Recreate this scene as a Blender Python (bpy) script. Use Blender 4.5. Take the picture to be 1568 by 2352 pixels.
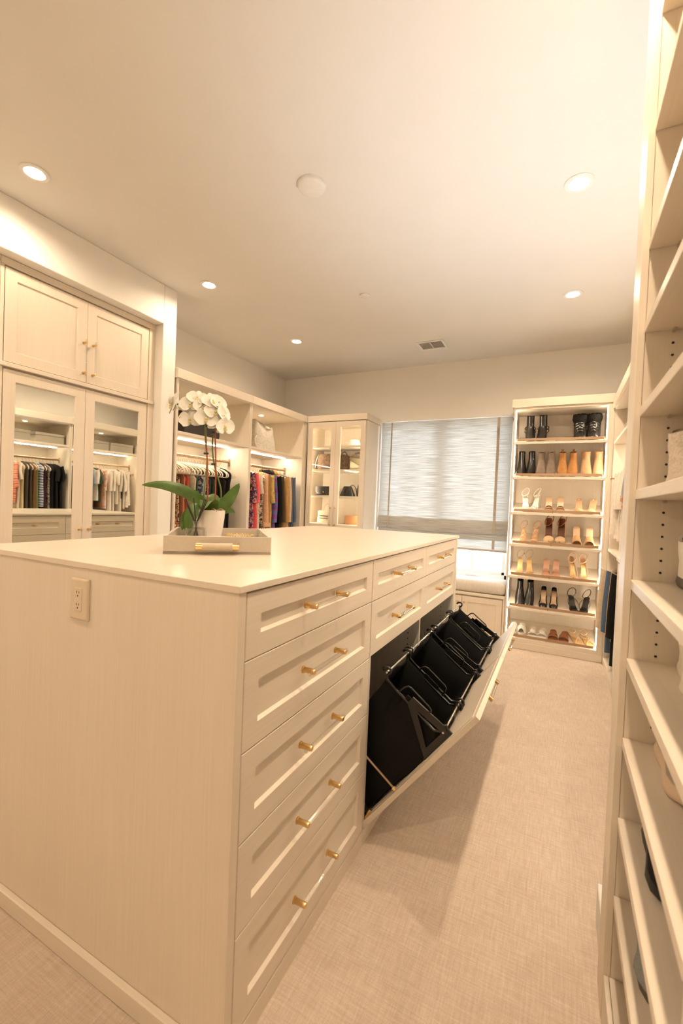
import bpy, bmesh, math, random
from mathutils import Vector, Matrix
random.seed(11)
for o in list(bpy.data.objects): bpy.data.objects.remove(o, do_unlink=True)
S = bpy.context.scene
COL = S.collection
PI = math.pi

# ------------------------------------------------------------------ camera
YAW, PITCH, ROLL, FPX, EYE = 0.466609633, -0.0212686279, 0.0403833034, 1000.125, 1.38
def cam_axes():
    cy, sy = math.cos(YAW), math.sin(YAW)
    f = Vector((-sy*math.cos(PITCH), cy*math.cos(PITCH), math.sin(PITCH)))
    r = Vector((cy, sy, 0)); u = r.cross(f)
    c, s = math.cos(ROLL), math.sin(ROLL)
    return c*r + s*u, -s*r + c*u, f
_r, _u, _f = cam_axes()
cd = bpy.data.cameras.new('camera'); co = bpy.data.objects.new('camera', cd); COL.objects.link(co)
co.matrix_world = Matrix(((_r.x,_u.x,-_f.x,0),(_r.y,_u.y,-_f.y,0),(_r.z,_u.z,-_f.z,EYE),(0,0,0,1)))
cd.sensor_fit = 'VERTICAL'; cd.sensor_height = 36; cd.sensor_width = 24
cd.lens = FPX/2352*36; cd.clip_start = 0.02; cd.clip_end = 60
cd.dof.use_dof = True; cd.dof.focus_distance = 2.3; cd.dof.aperture_fstop = 3.5
S.camera = co

# ------------------------------------------------------------------ world and light levels
SKY = 7.0
DOWN_W, DOWN_COL = 54.0, (1.0, 0.78, 0.55)
FLASH_W, FLASH_COL = 112.0, (0.82, 0.91, 1.0)
LED_E, LED_COL = 58.0, (1.0, 0.85, 0.64)
S.view_settings.view_transform = 'Standard'; S.view_settings.look = 'None'
S.view_settings.gamma = 1.0; S.view_settings.use_curve_mapping = False
S.view_settings.exposure = 0.6
w = bpy.data.worlds.new('world'); S.world = w; w.use_nodes = True
bg = w.node_tree.nodes['Background']; bg.inputs[0].default_value = (0.80, 0.90, 1.0, 1); bg.inputs[1].default_value = SKY
def lamp(name, kind, loc, energy, col, target=None, **kw):
    l = bpy.data.lights.new(name, kind); l.energy = energy; l.color = col
    for k, v in kw.items(): setattr(l, k, v)
    o = bpy.data.objects.new(name, l); COL.objects.link(o); o.location = loc
    if target is not None:
        o.rotation_euler = (Vector(target)-Vector(loc)).to_track_quat('-Z','Y').to_euler()
    return o
# the photographer's flash, stood in the aisle behind the near shelf unit and bounced off the ceiling
lamp('bounce_flash', 'SPOT', (0.26, 1.98, 0.50), FLASH_W, FLASH_COL, (0.20, 2.25, 3.05), spot_size=1.55, spot_blend=1.0, shadow_soft_size=0.04)
# daylight enters through the window (portal guides sampling only)
po = lamp('window_portal', 'AREA', (-1.27, 5.215, 1.47), 1.0, (1,1,1), (-1.27, 3.0, 1.47), shape='RECTANGLE', size=1.5, size_y=1.85)
po.data.cycles.is_portal = True

# ------------------------------------------------------------------ helpers
ORG = {}
class MB:
    def __init__(s): s.v = []; s.f = []
    def add(s, vs, fs):
        o = len(s.v); s.v += [tuple(p) for p in vs]; s.f += [tuple(i+o for i in f) for f in fs]; return s
    def box(s, x0, x1, y0, y1, z0, z1):
        return s.add([(x0,y0,z0),(x1,y0,z0),(x1,y1,z0),(x0,y1,z0),(x0,y0,z1),(x1,y0,z1),(x1,y1,z1),(x0,y1,z1)],
            [(0,3,2,1),(4,5,6,7),(0,1,5,4),(1,2,6,5),(2,3,7,6),(3,0,4,7)])
    def mbox(s, mp, u0, u1, v0, v1, d0, d1):
        pts = [mp(u,v,d) for d in (d0,d1) for (u,v) in ((u0,v0),(u1,v0),(u1,v1),(u0,v1))]
        return s.add(pts, [(0,3,2,1),(4,5,6,7),(0,1,5,4),(1,2,6,5),(2,3,7,6),(3,0,4,7)])
    def loft(s, rings, cap0=True, cap1=True, closed=True):
        n = len(rings[0]); o = len(s.v)
        for r in rings: s.v += [tuple(p) for p in r]
        m = n if closed else n-1
        for j in range(len(rings)-1):
            for i in range(m):
                a = o+j*n+i; b = o+j*n+(i+1) % n; s.f.append((a, b, b+n, a+n))
        if closed and cap0: s.f.append(tuple(o+i for i in reversed(range(n))))
        if closed and cap1: s.f.append(tuple(o+(len(rings)-1)*n+i for i in range(n)))
        return s
    def tube(s, pts, r, n=8, closed=False, flat=1.0, up=None):
        P = [Vector(p) for p in pts]; L = len(P); rings = []; prev = None
        for i in range(L):
            if closed: t = P[(i+1) % L]-P[i-1]
            else: t = P[min(i+1, L-1)]-P[max(i-1, 0)]
            t.normalize()
            if prev is None:
                a = Vector(up) if up else (Vector((0,0,1)) if abs(t.z) < .9 else Vector((1,0,0)))
            else: a = prev
            a = (a-t*a.dot(t))
            if a.length < 1e-6: a = t.orthogonal()
            a.normalize(); prev = a; b = t.cross(a)
            rr = r[i] if isinstance(r, (list, tuple)) else r
            rings.append([P[i]+a*math.cos(k*2*PI/n)*rr+b*math.sin(k*2*PI/n)*rr*flat for k in range(n)])
        if closed:
            rings.append(rings[0]); return s.loft(rings, False, False)
        return s.loft(rings)
    def lathe(s, prof, c=(0,0,0), n=24, axis='z'):
        rings = []
        for (r, h) in prof:
            ring = []
            for k in range(n):
                a = 2*PI*k/n; x, y = r*math.cos(a), r*math.sin(a)
                p = (x,y,h) if axis == 'z' else ((x,h,y) if axis == 'y' else (h,x,y))
                ring.append((p[0]+c[0], p[1]+c[1], p[2]+c[2]))
            rings.append(ring)
        return s.loft(rings)
    def prism(s, poly, axis, a, b):
        def q(p, t): return (t,p[0],p[1]) if axis == 'x' else ((p[0],t,p[1]) if axis == 'y' else (p[0],p[1],t))
        return s.loft([[q(p,a) for p in poly],[q(p,b) for p in poly]])
    def build(s, name, mat, parent=None, smooth=False, bevel=0.0, ang=40, seg=1):
        me = bpy.data.meshes.new(name)
        off = ORG.get(parent.name, Vector((0,0,0))) if parent else Vector((0,0,0))
        me.from_pydata([(p[0]-off[0], p[1]-off[1], p[2]-off[2]) for p in s.v], [], s.f)
        bm = bmesh.new(); bm.from_mesh(me)
        bmesh.ops.recalc_face_normals(bm, faces=bm.faces)
        if bevel:
            ed = [e for e in bm.edges if len(e.link_faces) == 2 and e.calc_face_angle(0) > math.radians(35)]
            bmesh.ops.bevel(bm, geom=ed, offset=bevel, segments=seg, affect='EDGES', clamp_overlap=True)
        bm.to_mesh(me); bm.free()
        if smooth:
            me.polygons.foreach_set('use_smooth', [True]*len(me.polygons))
            me.set_sharp_from_angle(angle=math.radians(ang))
        me.materials.append(mat)
        o = bpy.data.objects.new(name, me); COL.objects.link(o)
        if parent: o.parent = parent; ORG[o.name] = off
        return o
def tag(o, label, cat, group=None):
    o['label'] = label; o['category'] = cat
    if group: o['group'] = group
    return o
def thing(name, label, cat, loc=(0,0,0), group=None, rot=None):
    o = bpy.data.objects.new(name, None); COL.objects.link(o); o.empty_display_size = .05
    o.location = loc
    if rot is not None: o.rotation_euler = rot
    else: ORG[o.name] = Vector(loc)
    return tag(o, label, cat, group)
def struct(o):
    o['kind'] = 'structure'; return o
def dup(root, loc, rot, label, group=None):
    r = root.copy(); COL.objects.link(r); r.location = loc; r.rotation_euler = rot; r['label'] = label
    if group: r['group'] = group
    for ch in list(root.children):
        c = ch.copy(); COL.objects.link(c); c.parent = r
        for g in ch.children:
            d = g.copy(); COL.objects.link(d); d.parent = c
    return r
def share(name, src, parent, loc=(0,0,0), rot=(0,0,0), scale=(1,1,1)):
    o = bpy.data.objects.new(name, src.data); COL.objects.link(o); o.parent = parent
    o.location = loc; o.rotation_euler = rot; o.scale = scale; return o
def lerp(a, b, t): return a+(b-a)*t
def sstep(t): t = max(0, min(1, t)); return t*t*(3-2*t)
def tabf(tab, s):
    for (a, va), (b, vb) in zip(tab, tab[1:]):
        if s <= b: return lerp(va, vb, (s-a)/(b-a)) if b > a else vb
    return tab[-1][1]

# ------------------------------------------------------------------ materials
def newmat(name):
    m = bpy.data.materials.new(name); m.use_nodes = True
    nt = m.node_tree; b = nt.nodes['Principled BSDF']; return m, nt, b
def noise(nt, vec, scale, detail=4, rough=.55):
    n = nt.nodes.new('ShaderNodeTexNoise'); n.inputs['Scale'].default_value = scale
    n.inputs['Detail'].default_value = detail; n.inputs['Roughness'].default_value = rough
    nt.links.new(vec, n.inputs['Vector']); return n.outputs['Fac']
def coords(nt, scale=(1,1,1), rot=(0,0,0)):
    t = nt.nodes.new('ShaderNodeTexCoord'); mp = nt.nodes.new('ShaderNodeMapping')
    mp.inputs['Scale'].default_value = scale; mp.inputs['Rotation'].default_value = rot
    nt.links.new(t.outputs['Object'], mp.inputs['Vector']); return mp.outputs['Vector']
def ramp(nt, fac, stops, interp='LINEAR'):
    r = nt.nodes.new('ShaderNodeValToRGB'); r.color_ramp.interpolation = interp
    el = r.color_ramp.elements
    while len(el) < len(stops): el.new(.5)
    for e, (p, c) in zip(el, stops): e.position = p; e.color = (*c, 1)
    nt.links.new(fac, r.inputs['Fac']); return r.outputs['Color']
def bump(nt, b, fac, strength, dist=.002):
    n = nt.nodes.new('ShaderNodeBump'); n.inputs['Strength'].default_value = strength; n.inputs['Distance'].default_value = dist
    nt.links.new(fac, n.inputs['Height']); nt.links.new(n.outputs['Normal'], b.inputs['Normal'])
def mathn(nt, op, a, b_):
    n = nt.nodes.new('ShaderNodeMath'); n.operation = op
    for i, x in enumerate((a, b_)):
        if isinstance(x, (int, float)): n.inputs[i].default_value = x
        else: nt.links.new(x, n.inputs[i])
    return n.outputs[0]
def plain(name, col, rough=.6, metal=0.0, spec=.5, var=0.0, vscale=30, coat=0):
    m, nt, b = newmat(name)
    b.inputs['Roughness'].default_value = rough; b.inputs['Metallic'].default_value = metal
    b.inputs['Specular IOR Level'].default_value = spec; b.inputs['Coat Weight'].default_value = coat
    v = coords(nt); f = noise(nt, v, vscale)
    k = var if var else .03
    c = ramp(nt, f, [(.3, tuple(max(0,x*(1-k)) for x in col)), (.7, tuple(min(1,x*(1+k)) for x in col))])
    nt.links.new(c, b.inputs['Base Color']); return m
def wood(name, axis, lo=(.725,.632,.512), hi=(.77,.685,.568), rough=.42):
    m, nt, b = newmat(name)
    sc = [150,150,150]; sc['xyz'.index(axis)] = 3.2
    v = coords(nt, tuple(sc)); f = noise(nt, v, 1.0, 5, .6)
    sc2 = [7,7,7]; sc2['xyz'.index(axis)] = .5
    g = noise(nt, coords(nt, tuple(sc2)), 1.0, 3)
    a = mathn(nt, 'ADD', mathn(nt, 'MULTIPLY', f, .65), mathn(nt, 'MULTIPLY', g, .35))
    nt.links.new(ramp(nt, a, [(.36, lo), (.64, hi)]), b.inputs['Base Color'])
    b.inputs['Roughness'].default_value = rough; b.inputs['Specular IOR Level'].default_value = .35
    bump(nt, b, f, .06, .001); return m
def emit(name, col, e):
    m = bpy.data.materials.new(name); m.use_nodes = True; nt = m.node_tree; nt.nodes.clear()
    o = nt.nodes.new('ShaderNodeOutputMaterial'); n = nt.nodes.new('ShaderNodeEmission')
    n.inputs[0].default_value = (*col, 1); n.inputs[1].default_value = e; nt.links.new(n.outputs[0], o.inputs[0]); return m
def clear(name, tint=(1,1,1), ior=1.45, gloss=1.0):
    m = bpy.data.materials.new(name); m.use_nodes = True; nt = m.node_tree; nt.nodes.clear()
    o = nt.nodes.new('ShaderNodeOutputMaterial'); t = nt.nodes.new('ShaderNodeBsdfTransparent'); t.inputs[0].default_value = (*tint, 1)
    g = nt.nodes.new('ShaderNodeBsdfGlossy'); g.inputs['Roughness'].default_value = .03
    fr = nt.nodes.new('ShaderNodeLayerWeight'); fr.inputs[0].default_value = .5
    mx = nt.nodes.new('ShaderNodeMixShader'); r0 = ((ior-1)/(ior+1))**2
    f = mathn(nt, 'MULTIPLY', mathn(nt, 'ADD', mathn(nt, 'MULTIPLY', mathn(nt, 'POWER', fr.outputs['Facing'], 5.0), .75), r0), gloss)
    f = mathn(nt, 'MINIMUM', f, .9)
    nt.links.new(f, mx.inputs[0]); nt.links.new(t.outputs[0], mx.inputs[1]); nt.links.new(g.outputs[0], mx.inputs[2])
    nt.links.new(mx.outputs[0], o.inputs[0]); return m
def fabric(name, cols, pat='solid', scale=20, rough=.85, stretch=(1,1,1)):
    m, nt, b = newmat(name); b.inputs['Roughness'].default_value = rough; b.inputs['Specular IOR Level'].default_value = .15
    v = coords(nt, stretch)
    if pat == 'solid':
        f = noise(nt, v, scale*2, 3); c0 = cols[0]
        c = ramp(nt, f, [(.3, tuple(x*.88 for x in c0)), (.7, tuple(min(1,x*1.08) for x in c0))])
    elif pat == 'stripe':
        wv = nt.nodes.new('ShaderNodeTexWave'); wv.bands_direction = 'Z'; wv.inputs['Scale'].default_value = scale
        wv.inputs['Distortion'].default_value = 3; nt.links.new(v, wv.inputs['Vector'])
        c = ramp(nt, wv.outputs['Fac'], [(i/len(cols), k) for i, k in enumerate(cols)], 'CONSTANT')
    elif pat == 'dots':
        vo = nt.nodes.new('ShaderNodeTexVoronoi'); vo.inputs['Scale'].default_value = scale; vo.inputs['Randomness'].default_value = .6
        nt.links.new(v, vo.inputs['Vector']); c = ramp(nt, vo.outputs['Distance'], [(0, cols[1]), (.26, cols[0])], 'CONSTANT')
    else:
        vo = nt.nodes.new('ShaderNodeTexVoronoi'); vo.inputs['Scale'].default_value = scale
        f2 = nt.nodes.new('ShaderNodeTexNoise'); f2.inputs['Scale'].default_value = scale*.7
        nt.links.new(v, f2.inputs['Vector']); mxv = nt.nodes.new('ShaderNodeMixRGB'); mxv.inputs[0].default_value = .12
        nt.links.new(v, mxv.inputs[1]); nt.links.new(f2.outputs['Color'], mxv.inputs[2]); nt.links.new(mxv.outputs[0], vo.inputs['Vector'])
        sp = nt.nodes.new('ShaderNodeSeparateColor'); nt.links.new(vo.outputs['Color'], sp.inputs[0])
        c = ramp(nt, sp.outputs[0], [(i/len(cols), k) for i, k in enumerate(cols)], 'CONSTANT')
    nt.links.new(c, b.inputs['Base Color'])
    bump(nt, b, noise(nt, coords(nt), 400, 2), .15, .001); return m

WV, WX, WY = wood('washed_oak_vertical', 'z'), wood('washed_oak_crosswise', 'x'), wood('washed_oak_lengthwise', 'y')
WTOP = wood('worktop_oak', 'y', (.735,.645,.52), (.765,.68,.56), rough=.27)
WALL = plain('warm_white_paint', (.86,.825,.77), .85, spec=.2, var=.01, vscale=3)
CEIL = plain('ceiling_paint', (.765,.74,.70), .9, spec=.15, var=.01, vscale=3)
TRIM = plain('white_trim_paint', (.80,.78,.74), .5)
BRASS = plain('satin_brass', (.72,.50,.22), .28, 1.0)
GOLD = plain('polished_gold', (.85,.62,.28), .18, 1.0)
BRONZE = plain('champagne_bronze', (.46,.33,.24), .35, 1.0)
CHROME = plain('steel_wire', (.7,.66,.6), .25, 1.0)
BLACKM = plain('black_metal', (.012,.011,.010), .22, 0, .6)
BLACKF = fabric('black_bag_nylon', [(.006,.0055,.005)], rough=.45)
ACRYL = clear('clear_acrylic', (.95,.95,.94), 1.5, 1.9)
GLASS = clear('cabinet_glass', (.97,.98,.97), 1.45, .9)
WGLASS = clear('window_glass', (.95,.98,1), 1.45, .8)
MIRROR = plain('mirror_silver', (.80,.82,.78), .015, 1.0, var=.001)
LED = emit('led_strip', LED_COL, LED_E)
DISC = emit('downlight_lens', (1,.90,.74), 14)
PUCK = emit('puck_lens', (1,.86,.66), 16)
WHITEP = plain('white_plastic', (.78,.75,.70), .25)
DARK = plain('dark_recess', (.02,.018,.015), .8)
HANG = plain('ivory_velvet', (.72,.62,.49), .8, spec=.2)

def carpet_mat():
    m, nt, b = newmat('linen_carpet'); b.inputs['Roughness'].default_value = .95; b.inputs['Specular IOR Level'].default_value = .05
    a = noise(nt, coords(nt, (150, 10, 1)), 1.0, 4, .65); c = noise(nt, coords(nt, (10, 150, 1)), 1.0, 4, .65)
    d = noise(nt, coords(nt, (260,260,1)), 1.0, 2); e = noise(nt, coords(nt), 5.0, 3)
    t = mathn(nt, 'ADD', mathn(nt, 'ADD', mathn(nt, 'MULTIPLY', a, .34), mathn(nt, 'MULTIPLY', c, .34)), mathn(nt, 'ADD', mathn(nt, 'MULTIPLY', d, .2), mathn(nt, 'MULTIPLY', e, .12)))
    nt.links.new(ramp(nt, t, [(.36, (.45,.36,.285)), (.5, (.565,.465,.375)), (.64, (.68,.59,.49))]), b.inputs['Base Color'])
    bump(nt, b, t, .5, .004); return m
CARPET = carpet_mat()
def shade_mat():
    m = bpy.data.materials.new('woven_shade'); m.use_nodes = True; nt = m.node_tree; nt.nodes.clear()
    o = nt.nodes.new('ShaderNodeOutputMaterial'); d = nt.nodes.new('ShaderNodeBsdfDiffuse'); t = nt.nodes.new('ShaderNodeBsdfTranslucent')
    f = noise(nt, coords(nt, (4, 1, 190)), 1.0, 4, .6)
    c = ramp(nt, f, [(.35, (.52,.50,.46)), (.62, (.78,.77,.74))])
    nt.links.new(c, d.inputs[0]); nt.links.new(c, t.inputs[0])
    mx = nt.nodes.new('ShaderNodeMixShader'); mx.inputs[0].default_value = .37
    nt.links.new(d.outputs[0], mx.inputs[1]); nt.links.new(t.outputs[0], mx.inputs[2]); nt.links.new(mx.outputs[0], o.inputs[0]); return m
SHADE = shade_mat()
CUSH = fabric('bench_fabric', [(.66,.60,.53)], scale=8, stretch=(30,1,1))
SHAG = fabric('shagreen', [(.50,.43,.34),(.58,.51,.41),(.66,.59,.49)], 'floral', 260, .5)

# ------------------------------------------------------------------ cabinet builders
def shaker(parent, name, mp, u0, u1, v0, v1, fw, mat, th=.02, rec=.009, cham=.005, panel=True, pmat=None, pname='panel'):
    """framed front; (u,v) face plane, d outwards, back at d=-th"""
    def rect(a, d): return [mp(u0+a,v0+a,d), mp(u1-a,v0+a,d), mp(u1-a,v1-a,d), mp(u0+a,v1-a,d)]
    rings = [rect(fw+cham, -th), rect(0, -th), rect(0, -.0015), rect(.0015, 0), rect(fw, 0), rect(fw+cham, -rec), rect(fw+cham, -th)]
    o = MB().loft(rings, False, False).build(name, mat, parent)
    if panel:
        MB().mbox(mp, u0+fw-.004, u1-fw+.004, v0+fw-.004, v1-fw+.004, -th+.002, -rec).build(pname, pmat or mat, o)
    return o
def pull(parent, mp, u, v, span, horiz=True, r=.0085, out=.034, br=.0062, over=.022):
    c = Vector(mp(u, v, 0)); du = (Vector(mp(u+1, v, 0))-c) if horiz else (Vector(mp(u, v+1, 0))-c); n = Vector(mp(u, v, 1))-c
    for s in (-1, 1):
        p = c+du*(s*span/2)
        MB().tube([p, p+n*.003, p+n*.0035, p+n*out*.8, p+n*(out+br*.6), p+n*(out+br+.001)], [r*1.3, r*1.3, r, r, r*1.02, r*.8], 14).build('handle_post', BRASS, parent, True)
    MB().tube([c-du*(span/2+over)+n*(out-br*.2), c+du*(span/2+over)+n*(out-br*.2)], br, 12).build('handle_bar', ACRYL, parent, True)
def face_x(X, sg): return lambda u, v, d: (X+sg*d, u, v)
def face_y(Y, sg): return lambda u, v, d: (u, Y+sg*d, v)
def holes(parent, pts, axis):
    mb = MB()
    for p in pts: mb.lathe([(.0032,0),(.0032,.001)], p, 8, axis)
    o = mb.build('shelf_pin_holes', DARK, parent); return o
# ================================================================== THE ROOM
ZC = 3.05
struct(MB().box(-3.62,1.15,-1.45,5.22,-.06,0).build('floor', CARPET))
struct(MB().box(-3.62,1.15,-1.45,5.22,ZC,ZC+.1).build('ceiling', CEIL))
WX0, WX1, WZ0, WZ1 = -2.035, -.505, .60, 2.395
mb = MB(); mb.box(-3.62,WX0,5.06,5.22,0,ZC); mb.box(WX1,1.15,5.06,5.22,0,ZC); mb.box(WX0,WX1,5.06,5.22,0,WZ0); mb.box(WX0,WX1,5.06,5.22,WZ1,ZC)
struct(mb.build('wall_back', WALL))
struct(MB().box(-3.62,-3.49,2.585,5.06,0,ZC).build('wall_left', WALL))
mb = MB(); mb.box(-3.62,-2.884,2.455,2.585,0,ZC); mb.box(-3.62,-2.884,-1.45,2.455,2.745,ZC); mb.box(-3.62,-2.884,-1.45,.36,0,2.745); mb.box(-3.62,-3.5,.36,2.455,0,2.745)
struct(mb.build('wall_left_front', WALL, None, False, .004))
struct(MB().box(1.0,1.15,1.7,5.06,0,ZC).build('wall_right', WALL))
mb = MB(); mb.box(.185,1.15,1.494,1.7,0,ZC); mb.box(.56,1.15,-1.45,1.494,0,ZC)
struct(mb.build('wall_right_front', WALL))
struct(MB().box(-3.62,.56,-1.45,-1.3,0,ZC).build('wall_front', WALL))
struct(MB().box(.168,.185,1.50,1.72,0,.12).build('baseboard_right', TRIM, None, False, .003))
# window
mb = MB()
for (a,b,c,d) in ((WX0,WX1,WZ0,WZ0+.045),(WX0,WX1,WZ1-.045,WZ1),(WX0,WX0+.03,WZ0,WZ1),(WX1-.03,WX1,WZ0,WZ1),(-1.325,-1.245,WZ0,WZ1)): mb.box(a,b,5.13,5.19,c,d)
win = struct(mb.build('window_1', TRIM, None, False, .003))
for (a,b) in ((WX0+.03,-1.325),(-1.245,WX1-.03)):
    sm = MB()
    for (x0,x1,z0,z1) in ((a,b,WZ0+.045,WZ0+.075),(a,b,WZ1-.075,WZ1-.045),(a,a+.03,WZ0+.045,WZ1-.045),(b-.03,b,WZ0+.045,WZ1-.045)): sm.box(x0,x1,5.14,5.175,z0,z1)
    sa = sm.build('sash', TRIM, win, False, .002)
    c = (a+b)/2
    MB().box(c-.017,c+.017,5.148,5.17,WZ0+.075,WZ1-.075).build('muntin', TRIM, sa)
    for (x0,x1) in ((a+.03,c-.017),(c+.017,b-.03)): MB().box(x0,x1,5.155,5.159,WZ0+.075,WZ1-.075).build('pane', WGLASS, sa)
    mb = MB(); mb.box(c-.06,c+.06,5.115,5.14,WZ0+.012,WZ0+.034); mb.tube([(c-.05,5.11,WZ0+.03),(c,5.1,WZ0+.042),(c+.05,5.105,WZ0+.03)], .007, 6)
    mb.build('crank', TRIM, win, False, .002)
# woven roman shade
rs = thing('roman_shade', 'woven cream roman shade pulled most of the way down over the window', 'window shade', (-1.27,5.05,.9))
def fold(prof, x0, x1, name, mat, nx=12):
    rings = []
    for i in range(nx+1):
        x = lerp(x0, x1, i/nx); sag = -.012*(1-(2*i/nx-1)**2)
        rings.append([(x, y, z+sag*min(1,max(0,(2.3-z)/1.2))) for (y, z) in prof])
    back = [[(p[0], p[1]+.0025, p[2]) for p in reversed(r)] for r in rings]
    return MB().loft([a+b for a, b in zip(rings, back)]).build(name, mat, rs, True, 0, 60)
fold([(5.052,2.392),(5.052,1.9),(5.050,1.4),(5.040,1.18),(5.028,1.105),(5.034,1.098)], -2.029, -.508, 'panel', SHADE)
fold([(5.048,1.25),(5.046,1.12),(5.036,1.04),(5.040,1.034)], -2.024, -.512, 'lower_fold', SHADE)
fold([(5.055,1.2),(5.054,1.05),(5.050,.915)], -2.02, -.512, 'hem_panel', SHADE)
BAND = fabric('shade_tape', [(.50,.42,.33)], scale=6)
for (a,b) in ((-1.905,-1.888),(-.668,-.640)):
    MB().mbox(lambda u,v,d: (u, lerp(5.0275,5.0512,sstep((v-1.1)/.35))-d, v), a, b, 1.30, 2.39, 0, .0015).build('tape', BAND, rs)
    mb = MB(); mb.loft([[(x,y-.002,z) for (y,z) in ((5.052,1.3),(5.0455,1.25),(5.040,1.18),(5.029,1.11))] for x in (a,b)], False, False, False); mb.build('tape', BAND, rs)
    MB().box(a,b,5.0455,5.0475,.93,1.03).build('tape', BAND, rs)
MB().box(-2.01,-.512,5.046,5.058,.903,.925).build('hem_bar', BAND, rs)

# ------------------------------------------------------------------ mirrored cupboards on the left
MX = -2.972
def mirror_cupboard(y0, y1, label):
    t = thing('mirrored_cupboard', label, 'cupboard', (-3.2,(y0+y1)/2,0))
    mb = MB(); mb.box(-3.48,MX-.021,y0,y1,.0,2.742); mb.build('carcass', WV, t)
    mb = MB(); mb.box(MX-.025,MX+.0,y1-.055,y1,.0,2.70); mb.box(MX-.025,MX-.012,y1-.064,y1-.05,0,2.70); mb.build('side_stile', WV, t, False, .002)
    mb = MB(); mb.box(MX-.025,MX,y0,y0+.02,.0,2.70); mb.build('side_stile', WV, t, False, .002)
    MB().box(MX-.022,MX+.002,y0,y1,2.698,2.743).build('crown', WY, t, False, .003)
    MB().box(MX-.022,MX+.016,y0,y1-.012,2.106,2.132).build('middle_rail', WY, t, False, .003)
    MB().box(MX-.03,MX-.01,y0,y1,0,.1).build('toe_board', WY, t)
    mp = face_x(MX, 1); ym = (y0+y1-.034)/2
    d0, d1 = y0+.024, y1-.062
    for k, (a, b) in enumerate(((d0, ym-.001),(ym+.001, d1))):
        d = shaker(t, 'upper_door', mp, a, b, 2.138, 2.690, .064, WV, pmat=WV)
        pull(d, mp, (b-.022) if k == 0 else (a+.042), 2.302, .205, False, .0075, .03, .005)
        d = shaker(t, 'mirror_door', mp, a, b, .105, 2.094, .066, WV, panel=False)
        ca, cb = a+.066-.001, b-.066+.001; tl = math.tan(math.radians(2.0)); w_ = (cb-ca)/2; yc = (ca+cb)/2
        pm = lambda u, v, d, yc=yc: (MX-.0145+tl*(u-yc)+d, u, v)
        MB().mbox(pm, ca, cb, .17, 2.029, -.002, 0).build('mirror', MIRROR, d)
        pull(d, mp, (b-.022) if k == 0 else (a+.042), 1.02, .205, False, .0075, .03, .005)
    return t
mirror_cupboard(1.372, 2.455, 'cupboard with two tall mirrored doors set into the left wall')
mirror_cupboard(.362, 1.370, 'mirrored cupboard nearest the left edge, beside the fully visible one')

# ------------------------------------------------------------------ open hanging closet on the left
LX0, LX1 = -3.488, -2.872
def closet_bay(name, label, y0, y1, xw, xf, zshelf, zrod, ztop, xrod, led_x, counter=None, puck=None, crown=None):
    """open hanging bay between y0 and y1; xw at the wall, xf the open front"""
    a, b = min(xw, xf), max(xw, xf); sg = 1 if xf > xw else -1
    t = thing(name, label, 'closet', ((a+b)/2,(y0+y1)/2,0))
    MB().box(a,b,y0,y0+.02,0,ztop).build('side_panel', WV, t, False, .0015)
    MB().box(a,b,y1-.02,y1,0,ztop).build('side_panel', WV, t, False, .0015)
    bx = (xw, xw+sg*.012); MB().box(min(bx),max(bx),y0+.02,y1-.02,0,ztop).build('back_panel', WV, t)
    MB().box(a,b,y0+.02,y1-.02,ztop-.022,ztop).build('top_panel', WY, t)
    MB().box(a,b,y0+.02,y1-.02,zshelf-.025,zshelf).build('shelf', WY, t, False, .0015)
    MB().tube([(xrod,y0+.02,zrod),(xrod,y1-.02,zrod)], .0145, 14, flat=.62).build('hanging_rod', BRONZE, t, True)
    for y in (y0+.02, y1-.03): MB().box(xrod-.014,xrod+.014,y,y+.01,zrod-.045,zrod+.03).build('rod_socket', BRONZE, t, False, .002)
    MB().box(led_x-.008,led_x+.008,y0+.03,y1-.06,zshelf-.0315,zshelf-.0255).build('light_strip', LED, t)
    if crown: MB().box(*crown).build('crown', WY, t, False, .002)
    if puck:
        p = MB().lathe([(.033,0),(.033,-.004),(.027,-.005)], (puck[0],puck[1],ztop-.022), 20).build('spotlight_rim', TRIM, t, True)
        MB().lathe([(.0255,-.0055),(.0255,-.0065)], (puck[0],puck[1],ztop-.022), 20).build('spotlight_lens', PUCK, p)
        lamp('closet_spot', 'SPOT', (puck[0],puck[1],ztop-.04), 9.0, LED_COL, (puck[0],puck[1],0), spot_size=2.2, spot_blend=.7, shadow_soft_size=.025)
    return t
bayA = closet_bay('closet_bay', 'open hanging bay of the left closet beside the mirrored cupboard', 2.60, 3.562, LX0, LX1, 1.925, 1.757, 2.372, -3.12, -3.10, puck=(-3.13,3.02), crown=(-2.90,-2.852,2.588,3.563,2.356,2.432))
bayB = closet_bay('closet_bay', 'open hanging bay of the left closet beside the glass cabinet', 3.564, 4.585, LX0, LX1, 1.925, 1.757, 2.372, -3.12, -3.10, puck=(-3.13,4.06), crown=(-2.90,-2.852,3.563,4.627,2.356,2.432))
for t in (bayA, bayB):
    y = t.location.y
    MB().box(LX0,LX1,y-.46,y+.46,.0,.10).build('plinth', WY, t)
    for sx in (-3.3,-2.94):
        for sy in (-1,1):
            MB().lathe([(.008,0),(.008,-.0015)], (sx, y+sy*.455, 1.899), 10).build('cam_cover', BRONZE, t)
            MB().lathe([(.008,0),(.008,-.0015)], (sx, y+sy*.455, 2.349), 10).build('cam_cover', BRONZE, t)
MB().box(LX0,LX1-.03,2.590,4.585,2.374,2.386).build('top_board', WY, bayA)
MB().box(-2.885,-2.865,4.586,4.655,0,2.355).build('corner_filler', WV, bayB)
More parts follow.
